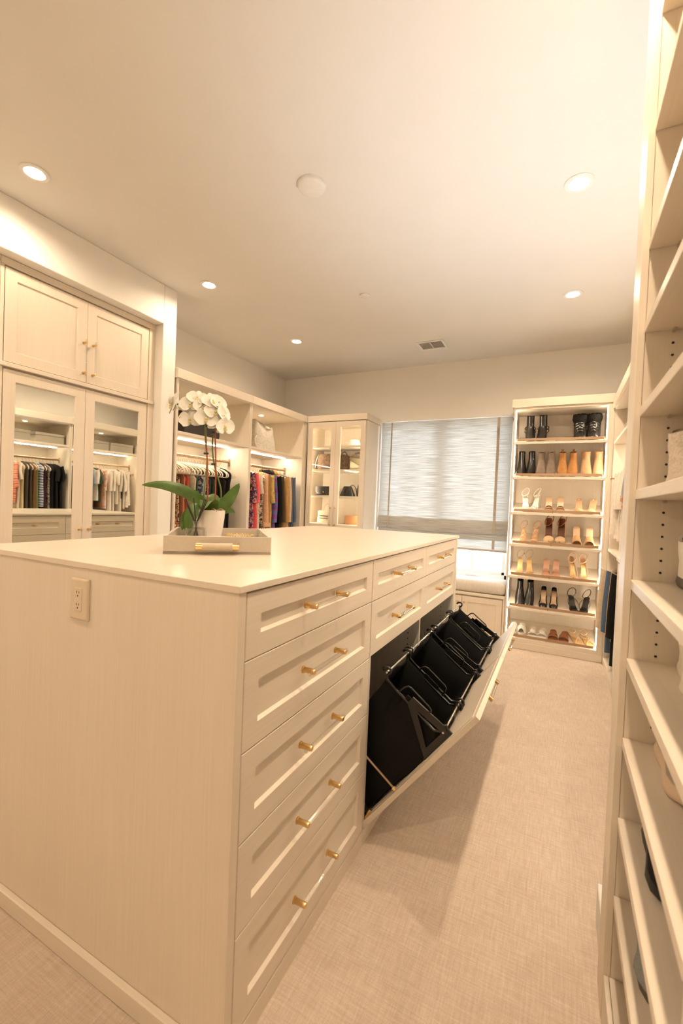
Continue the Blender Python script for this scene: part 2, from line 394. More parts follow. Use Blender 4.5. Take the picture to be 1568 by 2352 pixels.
# ------------------------------------------------------------------ glass fronted corner cabinet
GY = 4.64
gt = thing('glass_cabinet', 'tall lit display cabinet with two glass doors in the corner', 'cabinet', (-2.45,4.85,0))
MB().box(-2.848,-2.828,GY+.022,5.055,0,2.356).build('side_panel', WV, gt)
MB().box(-2.082,-2.060,GY+.022,5.055,0,2.356).build('side_panel', WV, gt, False, .0015)
MB().box(-2.828,-2.082,5.035,5.05,0,2.356).build('back_panel', WV, gt)
MB().box(-2.828,-2.082,GY+.022,5.035,2.33,2.352).build('top_panel', WX, gt)
GSH = (2.066, 1.782, 1.460, 1.118)
for z in GSH: MB().box(-2.828,-2.082,GY+.035,5.035,z-.022,z).build('shelf', WX, gt, False, .001)
MB().box(-2.828,-2.082,GY+.022,5.035,.0,1.09).build('base_carcass', WX, gt)
zs = [2.33]+[z for z in GSH]
for zt, zb in zip(zs, GSH):
    zt2 = zt-(.022 if zt != 2.33 else 0)
    MB().box(-2.828,-2.821,GY+.034,GY+.046,zb+.008,zt2-.008).build('light_strip', LED, gt)
    MB().box(-2.089,-2.082,GY+.034,GY+.046,zb+.008,zt2-.008).build('light_strip', LED, gt)
mb = MB(); mb.box(-2.850,-2.045,GY-.012,GY+.02,2.358,2.432); mb.box(-2.065,-2.045,GY+.02,5.058,2.358,2.432); mb.box(-2.846,-2.06,GY+.02,5.05,2.358,2.372)
mb.build('crown', WX, gt, False, .002)
mp = face_y(GY, -1)
xm = -2.456
for k, (a, b) in enumerate(((-2.844, xm-.001),(xm+.001, -2.066))):
    d = shaker(gt, 'glass_door', mp, a, b, 1.052, 2.352, .060, WV, panel=False)
    MB().mbox(mp, a+.058, b-.058, 1.11, 2.294, -.012, -.008).build('glass_pane', GLASS, d)
    pull(d, mp, (b-.034) if k == 0 else (a+.028), 1.212, .205, False, .0065, .028, .0045)
for k, (a, b) in enumerate(((-2.844, xm-.001),(xm+.001, -2.066))):
    for (z0, z1) in ((.06,.38),(.383,.71),(.713,1.048)):
        d = shaker(gt, 'drawer', mp, a, b, z0, z1, .055, WX); pull(d, mp, (a+b)/2, (z0+z1)/2, .16)

# ------------------------------------------------------------------ window bench
be = thing('window_bench', 'low oak bench cabinet with panelled doors under the window', 'bench', (-1.27,4.86,0))
BY = 4.665
MB().box(-2.055,-.468,BY+.022,5.055,0,.47).build('carcass', WX, be)
MB().box(-2.055,-.465,BY-.008,5.058,.470,.500).build('seat_board', WX, be, False, .003)
MB().box(-.485,-.465,BY,BY+.022,0,.47).build('end_stile', WV, be, False, .002)
MB().box(-2.055,-.468,BY+.004,BY+.03,0,.055).build('plinth', WX, be)
mp = face_y(BY, -1)
xs = [-2.05,-1.665,-1.278,-.891,-.488]
for k in range(4):
    d = shaker(be, 'door', mp, xs[k]+.002, xs[k+1]-.002, .06, .456, .058, WV)
    kx = xs[k+1]-.034 if k % 2 == 0 else xs[k]+.025
    MB().lathe([(.006,0),(.005,-.014),(.011,-.018),(.012,-.024),(.008,-.028)], (kx,BY,.393), 14, 'y').build('knob', BRASS, d, True)
cu = MB(); rings = []
def rrect(x0,x1,y0,y1,r,z,n=5):
    out = []
    for (cx,cy,a0) in ((x1-r,y1-r,0),(x0+r,y1-r,90),(x0+r,y0+r,180),(x1-r,y0+r,270)):
        for i in range(n+1):
            a = math.radians(a0+90*i/n); out.append((cx+r*math.cos(a), cy+r*math.sin(a), z))
    return out
for (ins, z) in ((.03,.502),(.008,.512),(0,.53),(0,.585),(.008,.605),(.03,.617),(.08,.622)): rings.append(rrect(-2.045+ins,-.468-ins,4.662+ins,5.045-ins,.035,z))
tag(cu.loft(rings).build('bench_cushion', CUSH, None, True, 0, 70), 'long cream seat cushion lying on the window bench', 'cushion')

# ------------------------------------------------------------------ shoe tower
SY = 4.66
SX0, SX1 = -.442, .343
st = thing('shoe_tower', 'tall lit shoe cabinet with seven slanted shelves beside the window', 'shoe cabinet', (-.05,4.85,0))
MB().box(-.462,-.444,SY+.005,5.055,0,2.40).build('side_panel', WV, st, False, .0015)
MB().box(.345,.363,SY+.005,5.055,0,2.40).build('side_panel', WV, st, False, .0015)
MB().box(.363,.398,SY,SY+.03,0,2.395).build('filler_stile', WV, st, False, .0015)
MB().box(-.444,.345,5.035,5.05,0,2.40).build('back_panel', WV, st)
MB().box(-.444,.345,SY+.005,5.035,2.374,2.395).build('top_panel', WX, st)
mb = MB(); mb.box(-.482,.402,SY-.018,SY+.012,2.396,2.475); mb.box(-.482,-.462,SY+.012,5.055,2.396,2.475); mb.box(-.47,.40,SY+.01,5.055,2.397,2.41)
mb.build('crown', WX, st, False, .002)
MB().box(-.462,.398,SY-.004,SY+.03,0,.066).build('plinth', WX, st, False, .003)
MB().box(-.444,.345,SY-.001,SY+.02,.066,.086).build('base_rail', WX, st, False, .002)
SZ = (2.032, 1.688, 1.335, 1.019, .700, .388, .084)   # lower front edge of each shelf
SLANT = math.radians(15); STH = .022
RAIL = plain('bronze_fence', (.42,.27,.165), .45, .35)
shelf0 = None
for i, z in enumerate(SZ):
    yb = 5.034; rise = (yb-SY)*math.tan(SLANT)
    poly = [(SY,z),(SY,z+STH),(yb,z+STH+rise),(yb,z+rise)]
    sh = MB().prism(poly, 'x', SX0, SX1).build('slanted_shelf', WX, st, False, .0012)
    zr = z+STH
    MB().box(SX0+.018,SX1-.018,SY+.006,SY+.010,zr+.010,zr+.034).build('fence_rail', RAIL, sh, False, .001)
    for x in (SX0+.022, -.075, SX1-.022):
        MB().tube([(x,SY+.004,zr-.002),(x,SY+.004,zr+.026)], .0035, 8).build('fence_post', GOLD, sh, True)
    ztop = (SZ[i-1] if i else 2.374)-.006
    for x in (SX0-.001, SX1-.0045):
        MB().box(x,x+.0055,SY+.008,SY+.0135,zr+.004,ztop-.004).build('light_strip', LED, st)
# ------------------------------------------------------------------ right hand closet (seen in the mirrors and past the shelf unit)
RXF, RXW = .398, .998
rb1 = closet_bay('closet_bay', 'hanging bay of the right closet with dark clothes, seen in the left mirror', 2.60, 3.548, RXW, RXF, 2.032, 1.83, 2.345, .65, .66, puck=(.70,3.10), crown=(.377,.43,2.599,3.55,2.338,2.425))
rb2 = closet_bay('closet_bay', 'hanging bay of the right closet with white shirts, beside the shoe cabinet', 3.552, 4.652, RXW, RXF, 2.032, 1.83, 2.345, .65, .66, puck=(.70,4.17), crown=(.377,.43,3.55,4.638,2.338,2.425))
rb0 = closet_bay('closet_bay', 'hanging bay of the right closet just behind the near shelf unit', 1.705, 2.598, RXW, RXF, 2.032, 1.83, 2.345, .65, .66, crown=(.377,.43,1.705,2.599,2.338,2.425))
mp = face_x(RXF, -1)
for t, y0, y1 in ((rb0,1.725,2.578),(rb1,2.62,3.528),(rb2,3.572,3.85)):
    MB().box(RXF-.012,RXW-.012,y0,y1,1.03,1.062).build('counter', WY, t, False, .002)
    MB().box(RXF+.022,RXW-.012,y0,y1,.0,1.03).build('drawer_carcass', WV, t)
    for (z0,z1) in ((.07,.37),(.374,.69),(.694,1.012)):
        d = shaker(t, 'drawer', mp, y0+.004, y1-.004, z0, z1, .055, WY)
        if t is not rb2: pull(d, mp, (y0+y1)/2, z1-.16, .25)
    MB().box(RXF+.004,RXF+.03,y0,y1,1.015,1.03).build('top_rail', WY, t)
    MB().box(RXF+.002,RXF+.03,y0,y1,0,.066).build('plinth', WY, t)
MB().box(RXF-.002,RXW-.012,3.87,4.632,1.038,1.062).build('counter', WY, rb2, False, .002)
MB().box(RXF+.0,RXW-.012,3.85,3.87,0,1.062).build('divider', WV, rb2)
MB().tube([(.62,3.87,.985),(.62,4.632,.985)], .0145, 12, flat=.62).build('lower_rod', BRONZE, rb2, True)
MB().box(RXF+.002,RXW-.012,3.87,4.632,0,.07).build('plinth', WY, rb2, False, .002)
MB().tube([(.385,4.52,1.692),(.62,4.52,1.692)], .008, 10).build('valet_rod', BRONZE, rb2, True)
MB().lathe([(.006,0),(.016,-.004),(.016,-.008)], (.385,4.52,1.692), 12, 'x').build('valet_rod_stop', BRONZE, rb2, True)
MB().box(.60,.64,4.52,4.632,1.68,1.704).build('valet_rod_bracket', BRONZE, rb2)

# ------------------------------------------------------------------ near shelf unit on the right
NXF, NXB = .173, .555
nu = thing('shoe_shelf_unit', 'tall open shoe shelf unit close by on the right', 'shelf unit', (.36,.9,0))
MB().box(.158,.176,1.38,1.493,0,3.045).build('end_stile', WV, nu, False, .0015)
MB().box(.1765,NXB,1.38,1.400,0,3.045).build('side_panel', WV, nu)
MB().box(.174,NXB,.700,.723,0,3.045).build('side_panel', WV, nu, False, .0015)
MB().box(.176,NXB,.135,.157,0,3.045).build('side_panel', WV, nu, False, .0015)
MB().box(NXB-.008,NXB,.157,1.38,0,3.045).build('back_panel', WV, nu)
MB().box(.160,.172,.723,1.379,0,.1265).build('plinth', WY, nu, False, .0015)
NSH = (.1265,.352,.566,.783,.997,1.2075,1.445,1.663,1.882,2.098,2.402,2.70)
for z in NSH:
    MB().box(NXF,NXB-.008,.724,1.379,z-.025,z).build('shelf', WY, nu, False, .0012)
    MB().box(NXF,NXB-.008,.158,.699,z-.025,z).build('shelf', WY, nu, False, .0012)
pts = []
for i in range(-2, 60):
    z = .20+.0312*i+.002
    if .15 < z < 2.35 and all(not (q-.032 < z < q+.012) for q in NSH): pts += [(.236,1.379,z),(.50,1.379,z)]
holes(nu, pts, 'y')['kind'] = 'stuff'
for z in NSH[1:]: MB().tube([(.236,1.36,z-.029),(.236,1.379,z-.029)], .004, 8).build('shelf_pin', CHROME, nu, True)

# ================================================================== ISLAND
IX0, IX1, IY0, IY1, IZ = -1.84, -.654, .7925, 3.175, 1.160
tag(MB().box(IX0-.01,IX1+.004,IY0-.004,IY1+.02,IZ,IZ+.018).build('island_worktop', WTOP, None, False, .0015), 'long pale oak worktop covering the whole island', 'worktop')
ic = thing('drawer_cabinet', 'near half of the island with a tall stack of five wide drawers', 'drawer cabinet', ((IX0+IX1)/2,1.2,0))
MB().box(IX0,IX1,IY0,IY0+.026,0,IZ).build('end_panel', WV, ic, False, .0012)
MB().box(IX0,IX1,IY0-.018,IY0,0,.058).build('baseboard', WX, ic, False, .003)
MB().box(IX0+.023,IX1-.022,IY0+.026,1.604,.0,IZ).build('carcass', WV, ic)
MB().box(IX1-.022,IX1-.0015,IY0+.026,1.604,0,.056).build('toe_board', WY, ic)
mp = face_x(IX1-.002, 1)
DZ = ((.991,1.1545),(.7665,.9885),(.5415,.764),(.3125,.539),(.060,.310))
for (z0, z1) in DZ:
    d = shaker(ic, 'drawer', mp, .8235, 1.6015, z0, z1, .057, WY, rec=.010, cham=.006)
    pull(d, mp, 1.195, (z0+z1)/2+.008 if z1 < 1 else (z0+z1)/2+.004, .203)
mpb = face_x(IX0+.002, -1)
MB().box(IX0-.004,IX0+.002,IY0,IY0+.028,0,IZ).build('rear_stile', WV, ic)
for (z0, z1) in DZ:
    d = shaker(ic, 'drawer', mpb, .8235, 1.6015, z0, z1, .057, WY, rec=.010, cham=.006); pull(d, mpb, 1.21, (z0+z1)/2, .203)
hc = thing('hamper_cabinet', 'far half of the island with small drawers above tilted-out laundry hampers', 'cabinet', ((IX0+IX1)/2,2.4,0))
MB().box(IX0,IX1,3.135,IY1,0,IZ).build('end_panel', WV, hc, False, .0012)
MB().box(IX0+.023,IX1-.022,1.606,3.135,.772,IZ).build('drawer_carcass', WV, hc)
MB().box(IX0+.023,-1.22,1.606,3.135,.0,.772).build('rear_carcass', WV, hc)
SHADEDI = wood('shaded_interior', 'z', (.60,.54,.46), (.68,.62,.54))  # shade inside the hamper put into the colour: greyer, darker than the fronts
MB().box(-1.22,-1.208,1.606,3.135,.06,.772).build('back_panel', SHADEDI, hc)
MB().box(-1.22,IX1-.004,1.606,1.622,.056,.772).build('side_panel', SHADEDI, hc)
MB().box(-1.22,IX1-.024,2.362,2.380,.06,.772).build('partition', SHADEDI, hc)
MB().box(-.680,-.6765,2.361,2.381,.06,.772).build('partition_edge', WV, hc)
MB().box(-1.22,IX1-.004,3.117,3.135,.056,.772).build('side_panel', SHADEDI, hc)
MB().box(-1.22,IX1-.0015,1.606,3.135,.0,.058).build('floor_panel', WY, hc)
pts = []
for k in range(18):
    for x in (-.76,-.80+.0):
        pts += [(-.74,2.3615,.15+.032*k),(-.74,3.1165,.15+.032*k)]
holes(hc, pts[::2]+pts[1::2], 'y')['kind'] = 'stuff'
for (a, b, c) in ((1.6065,2.3685,1.955),(2.3715,3.1315,2.72)):
    d = shaker(hc, 'drawer', mp, a, b, .991, 1.1545, .057, WY, rec=.010, cham=.006); pull(d, mp, c, 1.076, .203)
for (a, b, c) in ((1.6065,2.3685,2.0),(2.3715,3.1315,2.78)):
    for (z0, z1) in DZ:
        d = shaker(hc, 'drawer', mpb, a, b, z0, z1, .057, WY, rec=.010, cham=.006); pull(d, mpb, c, (z0+z1)/2, .203)
# wide false front with two recessed panels
def two_panel(parent, name, mp, u0, um, u1, v0, v1, fw, mat, th=.02, rec=.010, cham=.006):
    mb = MB()
    for (a, b, la, lb) in ((u0, um, fw, fw/1.0),(um, u1, fw/1.0, fw)):
        def rect(x0, x1, y0, y1, d): return [mp(x0,y0,d), mp(x1,y0,d), mp(x1,y1,d), mp(x0,y1,d)]
        mb.loft([rect(a,b,v0,v1,-th), rect(a,b,v0,v1,0), rect(a+la,b-lb,v0+fw,v1-fw,0), rect(a+la+cham,b-lb-cham,v0+fw+cham,v1-fw-cham,-rec), rect(a+la+cham,b-lb-cham,v0+fw+cham,v1-fw-cham,-th)], False, False)
    o = mb.build(name, mat, parent)
    for (a, b) in ((u0+fw,um-fw),(um+fw,u1-fw)): MB().mbox(mp, a, b, v0+fw, v1-fw, -th+.002, -rec).build('panel', mat, o)
    return o
d = two_panel(hc, 'wide_drawer', mp, 1.6065, 2.37, 3.1315, .7685, .9885, .057, WY)
pull(d, mp, 1.955, .885, .203); pull(d, mp, 2.72, .885, .203)
# tilted hamper doors
HA = math.radians(37.72); HO = Vector((-.654,1.612,.066)); HT = Vector((math.sin(HA),0,math.cos(HA))); HN = Vector((-math.cos(HA),0,math.sin(HA)))
def hp(t, y, n): return HO+HT*t+Vector((0,y,0))+HN*n
mph = lambda u, v, d: hp(v, u-1.612, -d)
for (a, b, c) in ((1.612,2.354,1.955),(2.358,3.105,2.72)):
    d = shaker(hc, 'hamper_door', mph, a, b, .0, .702, .060, WY, rec=.010, cham=.006)
    pull(d, mph, c+.125, .645, .203)
    MB().mbox(mph, a+.02, b-.02, .02, .682, -.0225, -.0205).build('door_back', WY, d)
    for (u, v) in ((a+.62,.35),(a+.66,.50),(a+.52,.2)):
        q = hp(v, u-1.612, .0225); MB().tube([q, q+HN*.002], .005, 8).build('screw', GOLD, d, True)
for (ya, yb_) in ((.048,.705),(.785,1.462)):
    for n in (.345, .048):
        MB().tube([hp(.54,ya-.012,n), hp(.54,yb_+.012,n)], .0042, 8).build('hamper_rail', CHROME, hc, True)
    for y in (ya, yb_):
        # triangular side bracket standing on the door
        mb = MB(); T = .004
        oi = [(.545,.21),(.562,.021),(.395,.021),(.51,.21)]
        ii = [(.520,.16),(.533,.05),(.437,.05),(.512,.16)]
        rings = [[hp(t,y-T,n) for t, n in oi],[hp(t,y-T,n) for t, n in ii],[hp(t,y+T,n) for t, n in ii],[hp(t,y+T,n) for t, n in oi],[hp(t,y-T,n) for t, n in oi]]
        mb.loft(rings, False, False).build('hamper_bracket', BLACKM, hc)
        mb = MB(); mb.tube([hp(.552,y,.0225), hp(.557,y,.05), hp(.565,y,.06)], .007, 8); mb.build('bracket_tip', BLACKM, hc, True)
MB().tube([(-.80,1.628,.43), (-.735,1.628,.405), tuple(hp(.225,.016,.03))], .0045, 8).build('stay_arm', BRONZE, hc, True)
mb = MB(); q = hp(.225,.016,.0225); mb.tube([q, q+HN*.012], .009, 8); mb.build('stay_mount', GOLD, hc, True)
mb = MB(); mb.box(-.68,-.645,1.623,1.66,.075,.10); mb.tube([hp(.02,.02,.022),hp(.07,.02,.03)], .008, 6); mb.build('hinge', GOLD, hc, False, .002)
# laundry bags hooked over the rails
def hook_pts(y, n, s):
    return [hp(.54-.012,y,n-s*.008), hp(.54+.004,y,n-s*.012), hp(.54+.014,y,n-s*.004), hp(.54+.014,y,n+s*.008), hp(.54+.004,y,n+s*.018), hp(.54-.010,y,n+s*.022)]
def bag(y0, y1, loops, label):
    t = thing('laundry_bag', label, 'laundry bag', tuple(hp(.05,(y0+y1)/2,.15)), 'black bags in the tilt-out hampers')
    def ring(tt, ins, n0, n1, ny=6, nn=6, ph=0):
        out = []
        for k in range(ny): out.append((tt, lerp(y0+ins,y1-ins,k/ny), n0+.006*math.sin(9*k+ph)))
        for k in range(nn): out.append((tt, y1-ins+.006*math.sin(7*k+ph), lerp(n0,n1,k/nn)))
        for k in range(ny): out.append((tt, lerp(y1-ins,y0+ins,k/ny), n1+.006*math.sin(5*k+ph)))
        for k in range(nn): out.append((tt, y0+ins+.006*math.sin(4*k+ph), lerp(n1,n0,k/nn)))
        return [hp(*p) for p in out]
    rings = []
    for i in range(8):
        f = i/7; rings.append(ring(lerp(.035,.515,f), .012-.006*math.sin(PI*f), .030+.004*math.sin(3*i), lerp(.30,.335,f)+.006*math.sin(5*i), ph=i*.9))
    rings += [ring(.520,.009,.034,.334,ph=6.3), ring(.515,.013,.040,.328,ph=6.3), ring(.30,.02,.045,.31,ph=3), ring(.08,.025,.05,.29,ph=1)]
    MB().loft(rings).build('bag', BLACKF, t, True, 0, 50)
    for y, s in ((y0+.006, 1),(y1-.006, -1)):
        mb = MB(); lo = .512
        mb.tube(hook_pts(y,.345,1)[::-1]+[hp(lo,y,.325),hp(lo-.002,y,.27),hp(lo,y,.075)]+hook_pts(y,.048,-1), .0058, 8)
        mb.build('wire_hanger', BLACKM, t, True, 0, 60)
        if s in loops:
            pts = [hp(lo,y,.262),hp(lo+.030,y+s*.004,.258),hp(lo+.046,y+s*.006,.250),hp(lo+.050,y+s*.006,.238),hp(lo+.050,y+s*.006,.142),hp(lo+.046,y+s*.006,.130),hp(lo+.030,y+s*.004,.122),hp(lo,y,.118)]
            MB().tube(pts, .0038, 8).build('carry_loop', BLACKM, t, True, 0, 60)
            MB().mbox(lambda u,v,d,y=y,s=s: hp(v,y+d,u), .15, .23, lo-.05, lo+.022, -.002, .002).build('sleeve', BLACKF, t)
bag(.044,.312,(1,-1),'black laundry bag in the hamper, nearest the drawer stack')
bag(.336,.708,(-1,),'black laundry bag in the hamper, second from the drawer stack')
bag(.782,1.150,(1,),'black laundry bag in the hamper, third from the drawer stack')
bag(1.176,1.466,(1,-1),'black laundry bag in the hamper, farthest from the drawer stack')
# outlet on the end panel
ol = thing('power_outlet', 'glossy ivory double power outlet on the island end panel', 'outlet', (-1.236,IY0-.0005,1.07))
IVORY = plain('ivory_plastic', (.70,.58,.43), .12, 0, .6)
mb = MB(); mp2 = face_y(IY0-.0005, -1)
rect = lambda a, d: [mp2(-1.276+a,1.009+a,d), mp2(-1.196-a,1.009+a,d), mp2(-1.196-a,1.130-a,d), mp2(-1.276+a,1.130-a,d)]
mb.loft([rect(0,0), rect(0,.005), rect(.004,.009)]).build('plate', IVORY, ol, False, .0012, 35, 2)
rc = MB().mbox(mp2,-1.2525,-1.2195,1.036,1.103,.008,.0108).build('receptacle', IVORY, ol, False, .0012)
for zz in (1.052,1.087):
    mb = MB(); mb.mbox(mp2,-1.2425,-1.2405,zz,zz+.0075,.0105,.0112); mb.mbox(mp2,-1.2315,-1.2297,zz+.0008,zz+.0068,.0105,.0112); mb.mbox(mp2,-1.2382,-1.2342,zz-.0085,zz-.0045,.0105,.0112)
    mb.build('slots', DARK, rc)

# ================================================================== CEILING FITTINGS
def downlight(x, y, label):
    t = thing('downlight', label, 'downlight', (x,y,ZC), 'recessed ceiling downlights')
    MB().lathe([(.070,0),(.070,-.004),(.066,-.007),(.050,-.006),(.047,-.002),(.0465,0)], (x,y,ZC), 36).build('trim_ring', TRIM, t, True)
    MB().lathe([(.0455,-.0035),(.0455,-.0045),(.001,-.005)], (x,y,ZC), 32).build('lens', DISC, t, True)
    lamp('downlight_lamp', 'SPOT', (x,y,ZC-.012), DOWN_W*(1.2 if y < .5 else .45 if x < -1 else 1.05), DOWN_COL, (x,y,0), spot_size=2.95, spot_blend=.6, shadow_soft_size=.045)
downlight(-2.55,1.32,'glowing downlight above the mirrored cupboard at the left edge')
downlight(-2.55,2.59,'glowing downlight above the corner of the left wall step')
downlight(-2.55,3.86,'small glowing downlight above the left hanging closet')
downlight(.005,2.516,'largest glowing downlight, on the ceiling at upper right')
downlight(.005,3.78,'glowing downlight on the ceiling before the shoe cabinet')
downlight(.005,1.246,'downlight overhead between the island and the near shelf unit')
downlight(-2.55,.05,'downlight overhead behind the view on the left side')
downlight(.005,-.02,'downlight overhead right behind the camera position')
t = thing('smoke_detector', 'round white smoke detector on the ceiling above the island', 'smoke detector', (-1.253,1.981,ZC))
MB().lathe([(.074,0),(.074,-.012),(.071,-.018),(.060,-.024),(.03,-.027),(.001,-.0275)], (-1.253,1.981,ZC), 40).build('housing', TRIM, t, True)
MB().lathe([(.076,0),(.076,-.004),(.07,-.004)], (-1.253,1.981,ZC), 40).build('base_ring', TRIM, t, True)
t = thing('sprinkler_cover', 'small flat round sprinkler cover plate on the ceiling', 'cover plate', (-1.484,3.21,ZC))
MB().lathe([(.045,-.001),(.045,-.005),(.042,-.007),(.001,-.0075)], (-1.484,3.21,ZC), 32).build('disc', CEIL, t, True)
MB().lathe([(.030,0),(.030,-.002),(.001,-.002)], (-1.484,3.21,ZC), 24).build('socket', TRIM, t, True)
t = thing('air_vent', 'white rectangular air vent grille on the ceiling near the window', 'vent', (-1.27,4.44,ZC))
mb = MB(); vx0,vx1,vy0,vy1 = -1.415,-1.128,4.325,4.568
for (a,b,c,d) in ((vx0,vx1,vy0,vy0+.028),(vx0,vx1,vy1-.028,vy1),(vx0,vx0+.028,vy0+.028,vy1-.028),(vx1-.028,vx1,vy0+.028,vy1-.028)): mb.box(a,b,c,d,ZC-.008,ZC)
mb.build('frame', TRIM, t, False, .002)
MB().box(-1.276,-1.268,vy0+.028,vy1-.028,ZC-.009,ZC-.001).build('divider', TRIM, t)
for k in range(9):
    y = vy0+.04+k*.0205
    for (a, b) in ((vx0+.028,-1.276),(-1.268,vx1-.028)):
        MB().add([(a,y,ZC-.007),(b,y,ZC-.007),(b,y+.014,ZC-.001),(a,y+.014,ZC-.001),(a,y,ZC-.0055),(b,y,ZC-.0055),(b,y+.014,ZC),(a,y+.014,ZC)],[(0,1,2,3),(7,6,5,4),(0,4,5,1),(1,5,6,2),(2,6,7,3),(3,7,4,0)]).build('slat', TRIM, t)
# ================================================================== SHOES
ROUND = [(0,0),(.015,.30),(.05,.50),(.12,.64),(.25,.70),(.42,.70),(.56,.84),(.70,1),(.82,.95),(.91,.74),(.97,.42),(1,0)]
POINT = [(0,0),(.015,.30),(.05,.50),(.12,.62),(.25,.66),(.42,.66),(.56,.82),(.68,1),(.80,.84),(.90,.52),(.97,.2),(1,0)]
SQUARE = [(0,0),(.015,.30),(.05,.50),(.12,.62),(.25,.68),(.42,.68),(.56,.84),(.70,1),(.84,.98),(.94,.92),(.985,.80),(1,.55)]
ELLI = [(s, 2*math.sqrt(max(0, s*(1-s)))) for s, _ in ROUND]
SS = [s for s, _ in ROUND]
def ring_at(tab, e, yb, yf, hw, zf):
    """closed ring, heel at +y, toe at -y; e blends foot outline to ellipse"""
    R = []; L = []
    for s in SS:
        x = hw*lerp(tabf(tab, s), tabf(ELLI, s), e); y = lerp(yb, yf, s); R.append((x, y, zf(s, y))); L.append((-x, y, zf(s, y)))
    return R+L[::-1][0 if tab[-1][1] > 0 and e < 1 else 1:-1]
def liftf(hh): return lambda s: hh*sstep((.66-s)/.50)
def sole_mesh(L, W, tab, hh, th, plat=0.0, wedge=False, inset=0.0, mb=None):
    lf = liftf(hh); mb = mb or MB(); h = L/2
    top = ring_at(tab, 0, h-inset, -h+inset, W/2-inset, lambda s, y: lf(s)+plat+th)
    bot = ring_at(tab, 0, h-inset, -h+inset, W/2-inset, lambda s, y: 0 if wedge else lf(s)+0.0)
    n = len(SS); N = len(top); o = len(mb.v)
    mb.v += bot+top
    for i in range(N): mb.f.append((o+i, o+(i+1) % N, o+N+(i+1) % N, o+N+i))
    full = N == 2*n-1
    def li(k): return k if k in (0,) else (N-k if not (k == n-1 and not full) else n-1)
    for k in range(n-1):
        a, b = k, k+1; c = li(k+1); d_ = li(k)
        for base, rev in ((0, True),(N, False)):
            f = []
            for q in (a, b, c, d_):
                if base+o+q not in f: f.append(base+o+q)
            if len(f) > 2: mb.f.append(tuple(reversed(f)) if rev else tuple(f))
    return mb
def band_mesh(s0, s1, L, W, tab, hh, base, height, th=.003, ns=2, mb=None, power=1.0, hfun=None, spread=1.02, skew=0.0):
    lf = liftf(hh); mb = mb or MB(); h = L/2; m = 10; rings = []
    for i in range(ns+1):
        s = lerp(s0, s1, i/ns); hw = W/2*tabf(tab, s)*spread+.001; hg = hfun(i/ns) if hfun else height
        outer, inner = [], []
        for k in range(m+1):
            a = PI*k/m; ca, sa = math.cos(a), max(0, math.sin(a))**power
            y = lerp(h, -h, s)+skew*ca
            outer.append((hw*ca, y, lf(s)+base+hg*sa)); inner.append(((hw-th)*ca, y, lf(s)+base+max(0,hg-th)*sa))
        rings.append(outer+inner[::-1])
    return mb.loft(rings)
def strap(pts, r=.0028, mb=None, flat=1.0):
    # smooth a polyline by Catmull-Rom
    P = [Vector(p) for p in pts]; out = []
    for i in range(len(P)-1):
        p0, p1, p2, p3 = P[max(i-1,0)], P[i], P[i+1], P[min(i+2,len(P)-1)]
        for k in range(4):
            t = k/4; out.append(.5*((2*p1)+(-p0+p2)*t+(2*p0-5*p1+4*p2-p3)*t*t+(-p0+3*p1-3*p2+p3)*t**3))
    out.append(P[-1]); return (mb or MB()).tube(out, r, 6, flat=flat)
def block_heel(L, W, hh, th, d=.05, taper=.8, mb=None):
    mb = mb or MB(); h = L/2; lf = liftf(hh); rings = []
    for f in (0, .5, 1):
        z = f*(lf(.1)+.002); k = lerp(taper, 1, f); w2 = W/2*.6*k
        rings.append([(w2*math.cos(a)*1.0, h-.004-d*.5*lerp(.9,1,f)+d*.5*k*math.sin(a), z if math.sin(a) > -.5 or f < 1 else z-.006) for a in [2*PI*i/14 for i in range(14)]])
    return mb.loft(rings)
def boot(t, L, W, H, sw, sd, mat, smat, hh=.0, th=.012, tab=ROUND, slouch=0.0, notch=0.0, topmat=None, toe_h=.045, back=0.0, instep=.10, lean=0.0):
    sole_mesh(L, W, tab, hh, th, plat=0, wedge=False).build('sole', smat, t, True, 0, 45)
    if hh > .012: block_heel(L, W, hh, th).build('heel', smat, t, True)
    lf = liftf(hh); h = L/2; rings = []; z0 = th
    levels = 16; sy0 = h-back
    for i in range(levels+1):
        f = i/levels; z = lerp(0, H-hh-th, f)
        k = sstep((z-toe_h*.55)/(instep-toe_h*.35))      # foot -> shaft
        yf = lerp(-h+.002+.012*(z/max(toe_h,1e-3))**2*(z < toe_h)+(.012 if z >= toe_h else 0)*1.0, sy0-sd, sstep(min(1,z/instep))**.85)
        bulge = .006*math.sin(min(1,z/.07)*PI)
        yb = lerp(h-.001, sy0, k)+bulge*.4
        hw = lerp(W/2*.99, sw/2, k)*(1+slouch*.06*math.sin(f*38))
        e = k
        lz = (lambda s, y, z=z, k=k: z0+z+lerp(lf(s), hh, k)+lean*0)
        if notch and i == levels:
            lz = lambda s, y, z=z: z0+z+hh-notch*max(0, 1-abs(s-1)/.22)-notch*.6*max(0, 1-abs(s-0)/.2)
        rings.append(ring_at(tab, e, yb, yf, hw, lz))
    n = len(rings[0])
    rings = [r for r in rings if len(r) == n]
    # inner lining going down
    top = rings[-1]; cx = sum(p[0] for p in top)/n; cy = sum(p[1] for p in top)/n
    inn = [(cx+(p[0]-cx)*.90, cy+(p[1]-cy)*.92, p[2]-.002) for p in top]; inn2 = [(cx+(p[0]-cx)*.86, cy+(p[1]-cy)*.88, p[2]-.07) for p in top]
    MB().loft(rings, True, False).build('upper', mat, t, True, 0, 60)
    MB().loft([top, inn, inn2], False, True).build('lining', topmat or DARK, t, True, 0, 60)
    return rings
